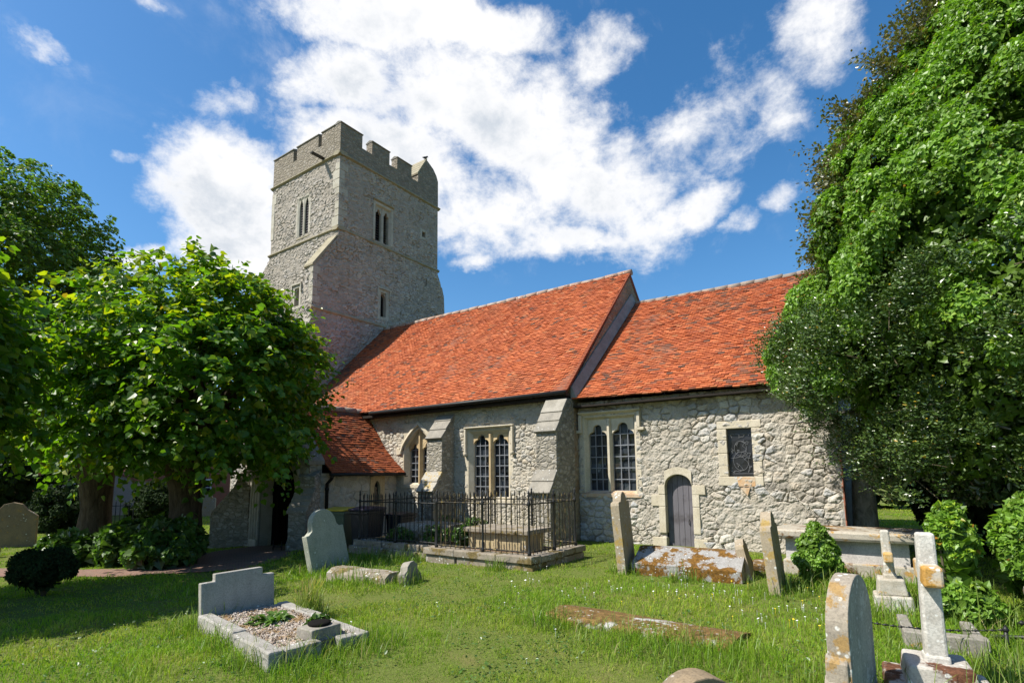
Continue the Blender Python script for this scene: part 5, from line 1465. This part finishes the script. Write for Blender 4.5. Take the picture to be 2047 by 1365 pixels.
# far left stones in the shade
o = [(-.62, -.2), (.62, -.2), (.62, .98), (.50, 1.08)] + [(.36, 1.18), (.22, 1.36), (0, 1.42), (-.22, 1.36), (-.36, 1.18), (-.50, 1.08), (-.62, .98)]
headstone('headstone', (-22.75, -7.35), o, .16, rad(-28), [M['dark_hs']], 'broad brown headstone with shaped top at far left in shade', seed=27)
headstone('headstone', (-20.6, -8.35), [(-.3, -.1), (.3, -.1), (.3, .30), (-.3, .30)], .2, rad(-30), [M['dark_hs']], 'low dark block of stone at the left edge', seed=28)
headstone('headstone', (-31.3, 2.7), hs_outline(.86, 1.25), .16, rad(-40), [M['brown_hs']], 'pale yellow headstone on the sunny grass beside the tower', seed=29)

# ---- crosses
def cross(name, x, y, heading, label, mats, sh, zt, arm_z, arm_h, arm_len, base, group='stone crosses', lean=0.):
    z0 = float(gz(x, y))
    t = empty(name, (x, y, z0), label, 'cross', group)
    b = MB(); b.T = frame(x, y, z0, heading, lean)
    zb = base[-1][2]
    b.prism([(-sh/2-.012, -sh/2-.012), (sh/2+.012, -sh/2-.012), (sh/2+.012, sh/2+.012), (-sh/2-.012, sh/2+.012)], 'z', zb-.02, zb+.05)
    w0, w1 = sh/2, sh/2-.012
    b.add([(-w0, -w0, zb), (w0, -w0, zb), (w0, w0, zb), (-w0, w0, zb), (-w1, -w1, zt), (w1, -w1, zt), (w1, w1, zt), (-w1, w1, zt)], [(0,3,2,1),(4,5,6,7),(0,1,5,4),(1,2,6,5),(2,3,7,6),(3,0,4,7)])
    o = b.build('shaft', mats[0], t, bevel=.02); 
    for s in (-1, 1):
        b = MB(); b.T = frame(x, y, z0, heading, lean); b.box(-w1-.003, w1+.003, min(s*w0*.9, s*arm_len), max(s*w0*.9, s*arm_len), arm_z, arm_z+arm_h)
        b.build('cross_arm', mats[1], t, bevel=.018)
    for i, (hw, za, zc) in enumerate(base):
        b = MB(); b.T = frame(x, y, z0, heading, lean); b.prism([(-hw, za), (hw, za), (hw-.025, zc), (-hw+.025, zc)], 'y', -hw, hw)
        q = b.build('step', mats[2], t, bevel=.02); roughen(q, .008, 40+i)
    return t
cross('cross', .155, -7.05, rad(5), 'white stone cross with orange lichen patch on a stepped mossy base', (M['white_st'], M['orange_st'], M['step_st']), .145, 1.24, .86, .15, .27, [(.36, -.1, .12), (.225, .12, .28)])
cross('cross', -.13, -4.05, rad(4), 'smaller grey cross with bright orange streak before the chest tomb', (M['grey_cross'], M['orange_st'], M['grey_cross']), .12, .98, .60, .12, .20, [(.22, -.1, .20), (.16, .20, .40)], lean=rad(-2))

# ---- long chest tomb at right
t = empty('chest_tomb', (-.75, -1.65, -.02), 'long white-panelled chest tomb with overhanging slab under the ivy-clad tree', 'tomb')
b = MB(); b.box(-1.62, .10, -2.06, -1.25, -.1, .62); o = b.build('panel', M['chest'], t, bevel=.01)
b = MB(); b.box(-1.66, .16, -2.13, -1.20, -.1, .24); b.build('plinth', M['chest_top'], t, bevel=.02)
b = MB(); b.prism([(-2.20, .60), (-2.22, .64), (-2.22, .715), (-2.17, .745), (-1.12, .745), (-1.10, .71), (-1.10, .60)], 'x', -1.76, .34); o = b.build('slab', M['chest_top'], t); roughen(o, .008, 45)

# ------------------------------------------------------------------ railed enclosures
def railing(name, label, loop, posts, zb, zt, mats, plinth, gap=.125, group='railed grave enclosures'):
    x, y = loop[0]
    t = empty(name, (x, y, 0), label, 'railing', group)
    r = np.random.default_rng(int(abs(x)*100))
    for (p, q) in zip(loop[:-1], loop[1:]):
        p = Vector((*p, 0)); q = Vector((*q, 0)); L = (q-p).length; d = (q-p)/L; n = max(2, int(L/gap))
        b = MB()
        b.tube([p+Vector((0, 0, zt-.16)), q+Vector((0, 0, zt-.16))], .014, 6); b.tube([p+Vector((0, 0, zb+.06)), q+Vector((0, 0, zb+.06))], .014, 6)
        for i in range(1, n):
            c = p+d*(L*i/n); lx, ly = r.normal(0, .006), r.normal(0, .006); h = zt+r.normal(0, .008)
            b.tube([c+Vector((0, 0, zb)), c+Vector((lx, ly, h-.09)), c+Vector((lx, ly, h-.075)), c+Vector((lx, ly, h-.05)), c+Vector((lx, ly, h-.035)), c+Vector((lx, ly, h+.02))],
                   [.0085, .0085, .015, .011, .015, .002], 6)
        b.build('railing_panel', mats[0], t, fix=False)
    for (px, py) in posts:
        b = MB(); b.lathe([(.036, 0), (.036, .05), (.026, .07), (.026, .16), (.020, .2), (.020, zt-zb-.20), (.032, zt-zb-.18), (.032, zt-zb-.13), (.019, zt-zb-.11), (.017, zt-zb-.03), (.028, zt-zb), (.014, zt-zb+.02), (.022, zt-zb+.045), (.002, zt-zb+.10)], (px, py, zb), 10)
        b.build('post', M['black'], t)
    for (x0, x1, y0, y1, z0, z1) in plinth:
        b = MB(); b.box(x0, x1, y0, y1, z0, z1); q = b.build('kerbstone', M['plinth'], t); roughen(q, .010, int(abs(x0*50)), 5.)
        bv = q.modifiers.new('bevel', 'BEVEL'); bv.width = .015; bv.segments = 2; bv.limit_method = 'ANGLE'; bv.angle_limit = rad(50)
    return t
EX0, EX1, EY0, EY1 = -7.72, -5.47, -4.18, -2.45
pl = []
xx = -7.95
while xx < -5.40:
    w = min(rng.uniform(.75, 1.1), -5.32-xx); pl.append((xx+.004, xx+w-.004, EY0-.16, EY0+.18, .13+rng.uniform(-.004, .01), .262+rng.uniform(-.006, .006)))
    pl.append((xx+.03+rng.uniform(0, .02), xx+w-.006, EY0-.12, EY0+.16, -.2, .128)); xx += w
yy = EY0+.185
while yy < EY1+.1:
    w = min(rng.uniform(.7, 1.0), EY1+.25-yy); pl.append((EX1-.18, EX1+.15, yy+.004, yy+w-.004, .12+rng.uniform(-.02, .02), .25+rng.uniform(-.02, .01)))
    if yy < EY0+1.0: pl.append((EX1-.14, EX1+.11, yy+.01, yy+w-.01, -.2, .118))
    yy += w
railing('iron_railing', 'iron railing with yellow lichen around the stone tomb on the sunny side', [(EX0, EY0), (EX1, EY0), (EX1, EY1), (EX0, EY1), (EX0, EY0)],
        [(EX0, EY0), (-6.53, EY0), (EX1, EY0), (EX1, -3.30), (EX1, EY1), (-6.53, EY1), (EX0, EY1)], .26, 1.33, [M['iron_l']], pl)
FX0, FX1, FY0, FY1 = -10.42, -7.98, -3.92, -1.85
pl = []
xx = FX0-.18
while xx < FX1-.05:
    w = min(rng.uniform(.8, 1.3), FX1+.02-xx); pl.append((xx+.004, xx+w-.004, FY0-.17, FY0+.15, -.06+rng.uniform(-.01, .01), .10+rng.uniform(-.01, .01)))
    pl.append((xx+.02, xx+w-.02, FY0-.05, FY0+.13, .105, .24+rng.uniform(-.01, .005))); xx += w
pl.append((FX0-.12, FX0+.12, FY0+.2, FY1, -.1, .22))
railing('iron_railing', 'black iron railing standing in shade beside the dark bins', [(FX0, FY0), (FX1, FY0), (FX1, FY1), (FX0, FY1), (FX0, FY0)],
        [(FX0, FY0), (-9.2, FY0), (FX1, FY0), (FX1, FY1), (FX0, FY1)], .24, 1.28, [M['black']], pl)
# earth and tombs within
b = MB(); b.box(EX0+.05, EX1-.18, EY0+.18, EY1, -.1, .20); o = b.build('earth', M['soil'], None, (EX0, EY0, 0)); roughen(o, .02, 3); tag(o, kind='structure')
t = empty('chest_tomb', (-6.6, -2.9, .2), 'ochre chest tomb with a flat slab inside the lichened railing', 'tomb')
b = MB(); b.box(-7.35, -5.98, -3.55, -2.85, .1, .54); b.build('body', M['chest_y'], t, bevel=.015)
b = MB(); b.box(-7.48, -5.85, -3.66, -2.74, .54, .635); o = b.build('slab', M['plinth'], t, bevel=.02)
b = MB(); b.box(-6.72, -6.62, -3.575, -3.54, .2, .53); b.box(-6.08, -5.95, -3.58, -3.53, .2, .535); b.box(-7.38, -7.26, -3.58, -3.53, .2, .535); b.islands('pilaster', M['chest_y'], t, bevel=.008)
t = empty('chest_tomb', (-9.2, -2.7, 0), 'dark weed-grown tomb inside the black railing', 'tomb')
b = MB(); b.prism([(-3.2, -.1), (-3.2, .42), (-3.05, .56), (-2.2, .56), (-2.1, .42), (-2.1, -.1)], 'x', -10.05, -8.35); o = b.build('body', M['plinth'], t); roughen(o, .03, 8)
for i, (x, y, z, R) in enumerate([(-9.5, -3.5, .28, (.5, .25, .28)), (-8.5, -3.35, .32, (.42, .3, .35)), (-8.0, -2.6, .4, (.3, .5, .38)), (-9.3, -2.0, .35, (.9, .3, .4)), (-7.55, -3.5, .4, (.16, .4, .35))]):
    mound('weed_clump', (x, y, z), tuple(.8*q for q in R), 450, .06, 'leaf', M['shrub'], 260+i, ['weeds in front of the dark tomb in the black railing', 'weeds at the middle of the black railing', 'tall weeds between the two railings', 'weeds behind the dark tomb', 'brambles at the left end of the ochre tomb'][i], 'weeds', 'weeds in the railed graves', amp=.3, K=22, hang=-.1, stem=False)

# low iron chain rail and old kerb behind the white cross
b = MB()
r = np.random.default_rng(3)
def chain(b, p, q, n, sag):
    for i in range(n):
        f = (i+.5)/n; c = Vector(p).lerp(Vector(q), f); c.z -= sag*4*f*(1-f); d = (Vector(q)-Vector(p)).normalized()
        b.tube([c-d*.03, c+d*.03], .008, 5); b.lathe([(.003, -.014), (.015, 0), (.003, .014)], c, 6)
zc = float(gz(.3, -5.8))
for (x, y) in ((-.55, -5.75), (.75, -5.45)):
    b.tube([(x, y, zc-.1), (x, y, zc+.20)], .018, 8); b.lathe([(.018, .18), (.03, .2), (.0, .25)], (x, y, zc), 8)
chain(b, (-.55, -5.75, zc+.20), (.75, -5.45, zc+.20), 20, .05)
tag(b.build('chain_rail', M['black'], None, (0, -5.6, 0)), 'low rusty iron chain rail in the grass around the white cross', 'railing')
b = MB(); x, y = 1.0, -5.3; z = float(gz(x, y))
b.tube([(x-.35, y, z+.10), (x+.6, y+.15, z+.16)], .02, 6); b.tube([(x, y+.03, z), (x, y+.03, z+.36)], .022, 6); b.tube([(x-.10, y+.03, z+.25), (x+.10, y+.03, z+.25)], .018, 6)
for c in ((x, y+.03, z+.38), (x-.11, y+.03, z+.25), (x+.11, y+.03, z+.25)): b.lathe([(.0, -.03), (.03, 0), (.0, .03)], c, 8)
tag(b.build('iron_cross', M['black'], None, (x, y, z)), 'small wrought iron cross on a grave rail among long grass', 'grave rail')
b = MB(); b.T = frame(.25, -5.75, float(gz(.25, -5.75)), rad(4)); b.box(-.30, .34, -.10, .04, -.1, .17); b.box(-.30, -.20, .041, .75, -.1, .15); b.box(.24, .34, .041, .75, -.1, .14)
o = b.build('grave_kerb', M['slab'], None, (.25, -5.75, 0), bevel=.012); tag(o, 'grey stone kerb of an old grave behind the white cross', 'grave')
headstone('footstone', (.66, -3.95), [(-.1, -.1), (.1, -.1), (.1, .30), (-.1, .30)], .10, rad(5), [M['brown_hs']], 'tiny square brown footstone deep in the grass at right', seed=51, cat='footstone')
headstone('footstone', (1.18, -4.55), [(-.11, -.1), (.11, -.1), (.11, .50), (0, .56), (-.11, .50)], .12, rad(5), [M['front_hs']], 'narrow leaning lichened stone at the right edge', lean_f=rad(-10), seed=52, cat='footstone')

# ------------------------------------------------------------------ bins, scraper, bird
def bin_(x, y, rot, w, d, h, body, lid, label):
    z = float(zg(x)); t = empty('wheelie_bin', (x, y, z), label, 'bin', 'bins beside the porch')
    T = Matrix.Translation((x, y, z)) @ Matrix.Rotation(rot, 4, 'Z')
    b = MB(); b.T = T; k = .84
    b.add([(-w/2*k, -d/2*k, .04), (w/2*k, -d/2*k, .04), (w/2*k, d/2*k, .04), (-w/2*k, d/2*k, .04), (-w/2, -d/2, h), (w/2, -d/2, h), (w/2, d/2, h), (-w/2, d/2, h)],
          [(0,3,2,1),(4,5,6,7),(0,1,5,4),(1,2,6,5),(2,3,7,6),(3,0,4,7)])
    b.box(-w/2-.02, w/2+.02, -d/2-.02, d/2+.02, h-.09, h-.005)
    b.build('body', body, t, bevel=.02)
    b = MB(); b.T = T; b.prism([(-d/2-.05, h), (d/2+.04, h), (d/2+.04, h+.05), (d*.1, h+.09), (-d/2-.05, h+.04)], 'x', -w/2-.03, w/2+.03); b.build('lid', lid, t, bevel=.015)
    b = MB(); b.T = T; b.tube([(-w/2+.03, d/2+.07, h-.03), (w/2-.03, d/2+.07, h-.03)], .016, 8); b.build('handle', body, t)
    for s in (-1, 1):
        b = MB(); b.T = T; b.tube([(s*(w/2-.02), d/2*k+.02, .1), (s*(w/2+.04), d/2*k+.02, .1)], .1, 16); b.build('wheel', M['black'], t, bevel=.01)
bin_(-11.95, -3.25, rad(20), .56, .70, 1.02, M['binG'], M['binY'], 'green wheelie bin with a bright yellow lid')
bin_(-11.05, -3.15, rad(12), .56, .68, 1.02, M['binD'], M['binP'], 'black wheelie bin with a navy lid next to the green one')
bin_(-10.85, -2.2, rad(5), .52, .60, .82, M['binD'], M['binD'], 'lower black bin behind the left end of the railing')
b = MB(); x, y = -13.75, -3.95; z = float(zg(x))
b.tube([(x-.16, y, z-.05), (x-.16, y, z+.28)], .014, 6); b.tube([(x+.16, y+.05, z-.05), (x+.16, y+.05, z+.28)], .014, 6); b.box(x-.16, x+.16, y+.015, y+.03, z+.10, z+.16)
tag(b.build('boot_scraper', M['black'], None, (x, y, z)), 'small iron boot scraper beside the porch doorway', 'boot scraper')
# bird on the turret
b = MB(); c = Vector((TX1-.1, 7.02, 18.28))
b.tube([c+Vector((0, -.20, .05)), c+Vector((0, -.10, .09)), c+Vector((0, .0, .13)), c+Vector((0, .09, .18)), c+Vector((0, .13, .24)), c+Vector((0, .16, .27)), c+Vector((0, .20, .27)), c+Vector((0, .25, .26))], [.012, .04, .068, .06, .04, .042, .026, .004], 10)
b.tube([c+Vector((.02, .02, .08)), c+Vector((.02, .03, -.02))], .008, 5); b.tube([c+Vector((-.02, .02, .08)), c+Vector((-.02, .03, -.02))], .008, 5)
tag(b.build('bird', M['bird'], None, c), 'small dark bird perched on the tip of the tower turret', 'bird')

# ------------------------------------------------------------------ path
pc = [(-14.85, -3.0), (-14.4, -4.2), (-13.2, -5.4), (-12.0, -6.4), (-12.6, -7.3), (-14.6, -8.1), (-18, -9.2), (-24, -11)]
pw = [1.1, 1.3, 1.4, .9, .42, .42, .5, .6]
L = []; R_ = []
fine = []; fw2 = []
for i in range(len(pc)-1):
    for k in range(8): f = k/8; fine.append((pc[i][0]*(1-f)+pc[i+1][0]*f, pc[i][1]*(1-f)+pc[i+1][1]*f)); fw2.append(pw[i]*(1-f)+pw[i+1]*f)
V = []
for i, (x, y) in enumerate(fine):
    x2, y2 = fine[min(i+1, len(fine)-1)]; x1, y1 = fine[max(i-1, 0)]; dx, dy = x2-x1, y2-y1; l = math.hypot(dx, dy)
    for s in (-1, -.33, .33, 1):
        px, py = x-dy/l*fw2[i]*s, y+dx/l*fw2[i]*s; V.append((px, py, float(gz(px, py))+.03-.012*abs(s)))
F = [(4*i+k, 4*i+k+1, 4*i+5+k, 4*i+4+k) for i in range(len(fine)-1) for k in range(3)]
o = link_mesh('path', np_mesh('path', np.array(V), np.array(F), smooth=True), M['path']); tag(o, 'worn brick path to the porch', kind='structure')
PATH = (np.array(fine), np.array(fw2))

# ------------------------------------------------------------------ cottage beyond the churchyard
hx, hy = -40.5, 2.2
t = empty('cottage', (hx, hy, -.5), 'pink rendered cottage with red tiled roof and white windows behind the limes', 'house')
T = Matrix.Translation((hx, hy, -.5)) @ Matrix.Rotation(rad(52), 4, 'Z')
def hb(name, mt, fn, bevel=0, parent=None):
    b = MB(); b.T = T; fn(b); return b.build(name, mt, parent or t, bevel=bevel)
hb('wall', M['plaster'], lambda b: b.prism([(-3.2, 0), (1.4, 0), (1.4, 2.15), (-1.2, 3.1), (-3.2, 2.35)], 'y', -3.6, 0))
hb('brick_wall', M['brickw'], lambda b: b.box(-6, 6, -.05, 5, 0, 4.6))
def rf(b): b.prism([(-.4, 4.5), (2.5, 7.2), (5.4, 4.5), (5.4, 4.3), (2.5, 7.0), (-.4, 4.3)], 'x', -6.3, 6.3)
hb('roof', M['brickw'], rf)
hb('lean_roof', M['brickw'], lambda b: (b.prism([(-3.4, 2.3), (-1.2, 3.2), (-1.2, 3.3), (-3.4, 2.42)], 'y', -3.75, 0), b.prism([(1.6, 2.05), (-1.2, 3.2), (-1.2, 3.3), (1.6, 2.18)], 'y', -3.75, 0)))
def window(x, z, w, h, y):
    o = hb('window', M['white'], lambda b: (b.box(x-w/2, x+w/2, y-.05, y, z, z+.07), b.box(x-w/2, x+w/2, y-.05, y, z+h-.07, z+h), b.box(x-w/2, x-w/2+.07, y-.05, y, z+.071, z+h-.071), b.box(x+w/2-.07, x+w/2, y-.05, y, z+.071, z+h-.071),
                                      b.box(x-.04, x+.04, y-.05, y, z+.071, z+h-.071), b.box(x-w/2+.071, x-.041, y-.045, y-.005, z+h*.5-.02, z+h*.5+.02), b.box(x+.041, x+w/2-.071, y-.045, y-.005, z+h*.5-.02, z+h*.5+.02)))
    hb('pane', M['glass'], lambda b: b.box(x-w/2+.06, x+w/2-.06, y-.01, y+.02, z+.06, z+h-.06), parent=o)
window(-1.0, .95, 1.25, 1.05, -3.61); window(1.9, 3.3, 1.3, 1.0, -.06); window(4.3, 1.0, 1.0, 1.1, -.06); window(-3.5, 3.3, 1.2, 1.0, -.06)
t = empty('railing_fence', (-27.2, -3.0, -.4), 'thin iron fence rails behind the left lime trunk', 'fence')
b = MB(); p = Vector((-28.6, -5.2, -.45)); q = Vector((-26.2, -.6, -.45))
for i in range(34):
    c = p.lerp(q, i/33); b.tube([c, c+Vector((0, 0, 1.15)), c+Vector((0, 0, 1.22))], [.016, .016, .002], 5)
for z in (.2, 1.0): b.tube([p+Vector((0, 0, z)), q+Vector((0, 0, z))], .018, 6)
b.build('railing_panel', M['black'], t, fix=False)
# ------------------------------------------------------------------ grass
def in_rect(x, y, cx, cy, hx, hy, rot):
    c, s = math.cos(-rot), math.sin(-rot); dx, dy = x-cx, y-cy
    return (np.abs(c*dx-s*dy) < hx) & (np.abs(s*dx+c*dy) < hy)
def path_mask(x, y):
    m = np.zeros(len(x), bool)
    for (a, w) in zip(*PATH): m |= (x-a[0])**2+(y-a[1])**2 < (w*.85)**2
    return m
def bare(x, y):
    m = (y > -.02) & (x > -25.8) & (x < -.8)
    m |= (y > .25-.0) & (x > -6.9) & (x < -.85)
    m |= (x > -16.8) & (x < -13.3) & (y > -3.35)
    m |= in_rect(x, y, -5.6, -8.95, .92, .46, H)
    m |= in_rect(x, y, -2.98, -2.92, .80, .50, 0)
    m |= in_rect(x, y, -2.45, -6.36, .85, .24, rad(-3))
    m |= in_rect(x, y, -.72, -1.65, .88, .42, 0)
    m |= in_rect(x, y, (EX0+EX1)/2, (EY0+EY1)/2, (EX1-EX0)/2+.1, (EY1-EY0)/2+.1, 0)
    m |= in_rect(x, y, (FX0+FX1)/2, FY0, (FX1-FX0)/2+.1, .14, 0)
    m |= in_rect(x, y, .13, -7.05, .30, .30, 0)
    m |= path_mask(x, y)
    return m
def blades(P, h, w, lean, r, tint):
    n = len(P); a = r.uniform(0, 2*math.pi, n); d = np.stack([np.cos(a), np.sin(a), 0*a], -1); b = r.uniform(0, 2*math.pi, n)
    s = np.stack([np.cos(b), np.sin(b), 0*b], -1)*w[:, None]*.5; up = np.array([0, 0, 1.])
    m = P+up*(h*.55)[:, None]+d*(h*lean*.28)[:, None]; t = P+up*(h*(1-.35*lean))[:, None]+d*(h*lean)[:, None]
    V = np.stack([P-s, P+s, m+s*.8, m-s*.8, t], 1).reshape(-1, 3); I = np.arange(n)[:, None]*5
    return V, [I+np.array([[0, 1, 2, 3]]), I+np.array([[3, 2, 4]])], np.repeat(tint, 5, 0)
r = np.random.default_rng(99)
def wedge(n, r0, r1, p, a0=-82, a1=14):
    u = r.random(n); q = 1-p; rr = (r0**q+u*(r1**q-r0**q))**(1/q); an = np.radians(r.uniform(a0, a1, n))
    return CAM.x+rr*np.sin(an), CAM.y+rr*np.cos(an), rr
x, y, d = wedge(520000, 2.6, 34, .42)
ok = ~bare(x, y); x, y, d = x[ok], y[ok], d[ok]
n = len(x)
# taller growth hugging the stones and in drifts
STN = [(-4.9, -9.2, .25), (-6.55, -9.0, .25), (-5.7, -9.5, .3), (-5.0, -9.55, .3), (-9.0, -5.9, .75), (-7.3, -6.4, .9), (-6.6, -9.3, .35), (-4.6, -9.35, .55), (-4.5, -8.7, .4), (-6.55, -6.1, .3), (-3.95, -3.5, .3), (-2.9, -3.5, .35), (-1.5, -3.8, .45), (-1.0, -3.2, .6), (-2.2, -7.05, .75), (-1.5, -7.15, .7), (-3.4, -6.9, .4),
       (.1, -6.4, .7), (-.2, -4.3, .7), (.8, -5.0, 1.2), (.9, -4.0, 1.0), (-.2, -2.9, .8), (-.5, -7.5, .35), (-6.0, -4.5, .2), (-8.5, -4.3, .6), (-9.6, -4.3, .7), (.5, -7.4, .5), (1.2, -6.4, .8)]
tall = np.zeros(n)
for (a, b_, R) in STN: tall = np.maximum(tall, np.clip(1.25-np.hypot(x-a, y-b_)/R, 0, 1))
drift = fbm(x*.9, y*.9, 61, 4); fin = fbm(x*3.1, y*3.1, 62, 3)
dry = sst(.46, .62, fbm(x*.8+7, y*.8, 63, 4)+.35*(fin-.5))*(1-.8*tall)
h = (.022+.042*sst(.35, .7, drift)+.035*sst(.5, .75, fin))*np.clip(r.normal(1, .28, n), .4, 1.9)+tall*r.random(n)*.16
h *= np.where(r.random(n) < dry*.45, .7, 1.)
w = np.clip(.0042*np.maximum(d, 3.)/4.5, .004, .02)*r.uniform(.7, 1.3, n)
P = np.stack([x, y, gz(x, y)-.008], -1)
tb = np.clip(.40+.45*(drift-.45)+r.normal(0, .16, n), 0, 1); yl = np.clip(r.random(n)*.45+.45*dry*r.random(n)+.15*(fin-.5), 0, .9); br = (r.random(n) < .05+.22*dry)*r.random(n)
V, F, A = blades(P, h, w, np.clip(r.normal(.55, .25, n), .05, 1.1), r, np.stack([tb, yl*(1-.4*tall), br, np.ones(n)], -1))
o = link_mesh('grass', np_mesh('grass', V, F, {'tint': A}), M['grass']); tag(o, kind='stuff')
# long grass stalks
X = []; Y = []; Hh = []
for (a, b_, R) in STN+[(-5.9, -8.35, .22)]*3:
    k = int(420*R) if R < .7 else int(330*R)
    rr = R*np.sqrt(r.random(k)); an = r.uniform(0, 6.28, k); X.append(a+rr*np.cos(an)); Y.append(b_+rr*np.sin(an)); Hh.append(r.uniform(.14, .42, k)*(1.15-.5*rr/R)*(1.5 if a > .4 else 1.))
k = 700; xx, yy, _ = wedge(k, 3.5, 13, .6, -70, 10); X.append(xx); Y.append(yy); Hh.append(r.uniform(.10, .24, k))
x = np.concatenate(X); y = np.concatenate(Y); h = np.concatenate(Hh); ok = ~bare(x, y); x, y, h = x[ok], y[ok], h[ok]; n = len(x)
d = np.hypot(x-CAM.x, y-CAM.y)
a = r.uniform(0, 6.28, n); ln = np.clip(r.normal(.45, .25, n), .05, 1.1); D = np.stack([np.cos(a), np.sin(a), 0*a], -1); S_ = np.stack([-np.sin(a), np.cos(a), 0*a], -1)
w = np.clip(.006*d/6, .004, .011)*r.uniform(.6, 1.3, n)
P = np.stack([x, y, gz(x, y)-.01], -1); V = []
ks = (0, .3, .6, .85, 1.)
for f in ks:
    c = P+D*(h*ln*f*f*.85)[:, None]; c[:, 2] += h*(f-.42*ln*f*f*f); ww = w*(1-f**3)*.5+.0004
    V += [c-S_*ww[:, None], c+S_*ww[:, None]]
V = np.stack(V, 1).reshape(-1, 3); I = np.arange(n)[:, None]*10
F = np.concatenate([I+np.array([[2*k, 2*k+1, 2*k+3, 2*k+2]]) for k in range(4)])
tn = np.stack([np.clip(r.normal(.5, .2, n), 0, 1), r.random(n)*.5, (r.random(n) < .14)*r.random(n)*.9, np.ones(n)], -1)
o = link_mesh('long_grass', np_mesh('long_grass', V, F, {'tint': np.repeat(tn, 10, 0)}), M['lgrass']); tag(o, kind='stuff')
# seeding tuft behind the granite headstone
t = empty('grass_tuft', (-5.95, -8.33, float(gz(-5.95, -8.33))), 'tuft of seeding yellow grass at the right side of the granite headstone', 'grass tuft')
k = 150; V = []; F = []; A = []
for i in range(k):
    an = r.uniform(0, 6.28); b0 = np.array((-5.95+r.normal(0, .07), -8.33+r.normal(0, .07), float(gz(-5.95, -8.33)))); hh = r.uniform(.22, .52); le = r.uniform(.03, .22); dv = np.array([math.cos(an), math.sin(an), 0]); sv = np.array([-dv[1], dv[0], 0])*.004
    pts = [b0+dv*le*f*f+np.array([0, 0, hh*f]) for f in (0, .4, .75, .86, .93, 1)]; q0 = len(V)
    ws = [1, .9, .6, 1.6 if i % 2 else .5, 1.7 if i % 2 else .3, .2]
    for p, ww in zip(pts, ws): V += [p-sv*ww, p+sv*ww]
    for j in range(5): F.append([q0+2*j, q0+2*j+1, q0+2*j+3, q0+2*j+2])
    A += [[.6, .6, 0, 1]]*6+[[.7, .8, .7 if i % 2 else 0, 1]]*6
link_mesh('blades', np_mesh('blades', np.array(V), np.array(F), {'tint': np.array(A)}), M['lgrass'], t)
# daisies and buttercups in the lawn
def flowers(name, pts, mt, s, seed):
    b = MB(); r2 = np.random.default_rng(seed)
    for (x, y) in pts:
        z = float(gz(x, y))+r2.uniform(.05, .10); n = 7; q = s*r2.uniform(.7, 1.3); tx, ty = r2.normal(0, .25, 2)
        b.add([(x, y, z+.004)]+[(x+q*math.cos(6.283*k/n), y+q*math.sin(6.283*k/n), z+q*(tx*math.cos(6.283*k/n)+ty*math.sin(6.283*k/n))) for k in range(n)], [(0, k+1, (k+1) % n+1) for k in range(n)])
        b.tube([(x, y, z-.09), (x, y, z)], .0015, 4, cap=False)
    o = b.build(name, mt, None, fix=False); tag(o, kind='stuff')
cl = [(-2.9, -4.2), (-1.9, -4.3), (-2.3, -4.0), (-1.75, -4.9), (-1.2, -5.1), (-3.3, -4.9), (-1.5, -5.5), (-.8, -5.3), (-5.0, -5.2), (-3.9, -5.6), (-1.0, -4.6), (-2.6, -4.6)]
pts = [(c[0]+q[0], c[1]+q[1]) for c in cl for q in r.normal(0, .16, (6, 2))]+[(a, b_) for a, b_ in zip(r.uniform(-6, .3, 26), r.uniform(-8.5, -3.6, 26))]
pts = [p for p in pts if not bare(np.array([p[0]]), np.array([p[1]]))[0]]
flowers('daisies', pts, M['flower'], .012, 5)
flowers('buttercups', [(a, b_) for a, b_ in zip(r.uniform(-3.2, .2, 34), r.uniform(-5.8, -3.55, 34))], M['yflower'], .011, 6)

# clover and broad-leaved weeds woven into the turf
x, y, d = wedge(26000, 3.2, 15, .5); pch = fbm(x*1.4+3, y*1.4, 71, 3); ok = ~bare(x, y) & (pch > .50); x, y, d = x[ok], y[ok], d[ok]; n = len(x)
P = np.stack([x, y, gz(x, y)+r.uniform(.01, .055, n)], -1)
Nn = r.normal(0, .35, (n, 3)); Nn[:, 2] += 1.
v, f, a = leaves(P, r.normal(0, 1, (n, 3))*np.array([1, 1, .3]), Nn, np.clip(r.normal(.028, .010, n), .012, .06), 'leaf', r)
o = link_mesh('clover', np_mesh('clover', v, f, {'tint': a}), M['shrub']); tag(o, kind='stuff')
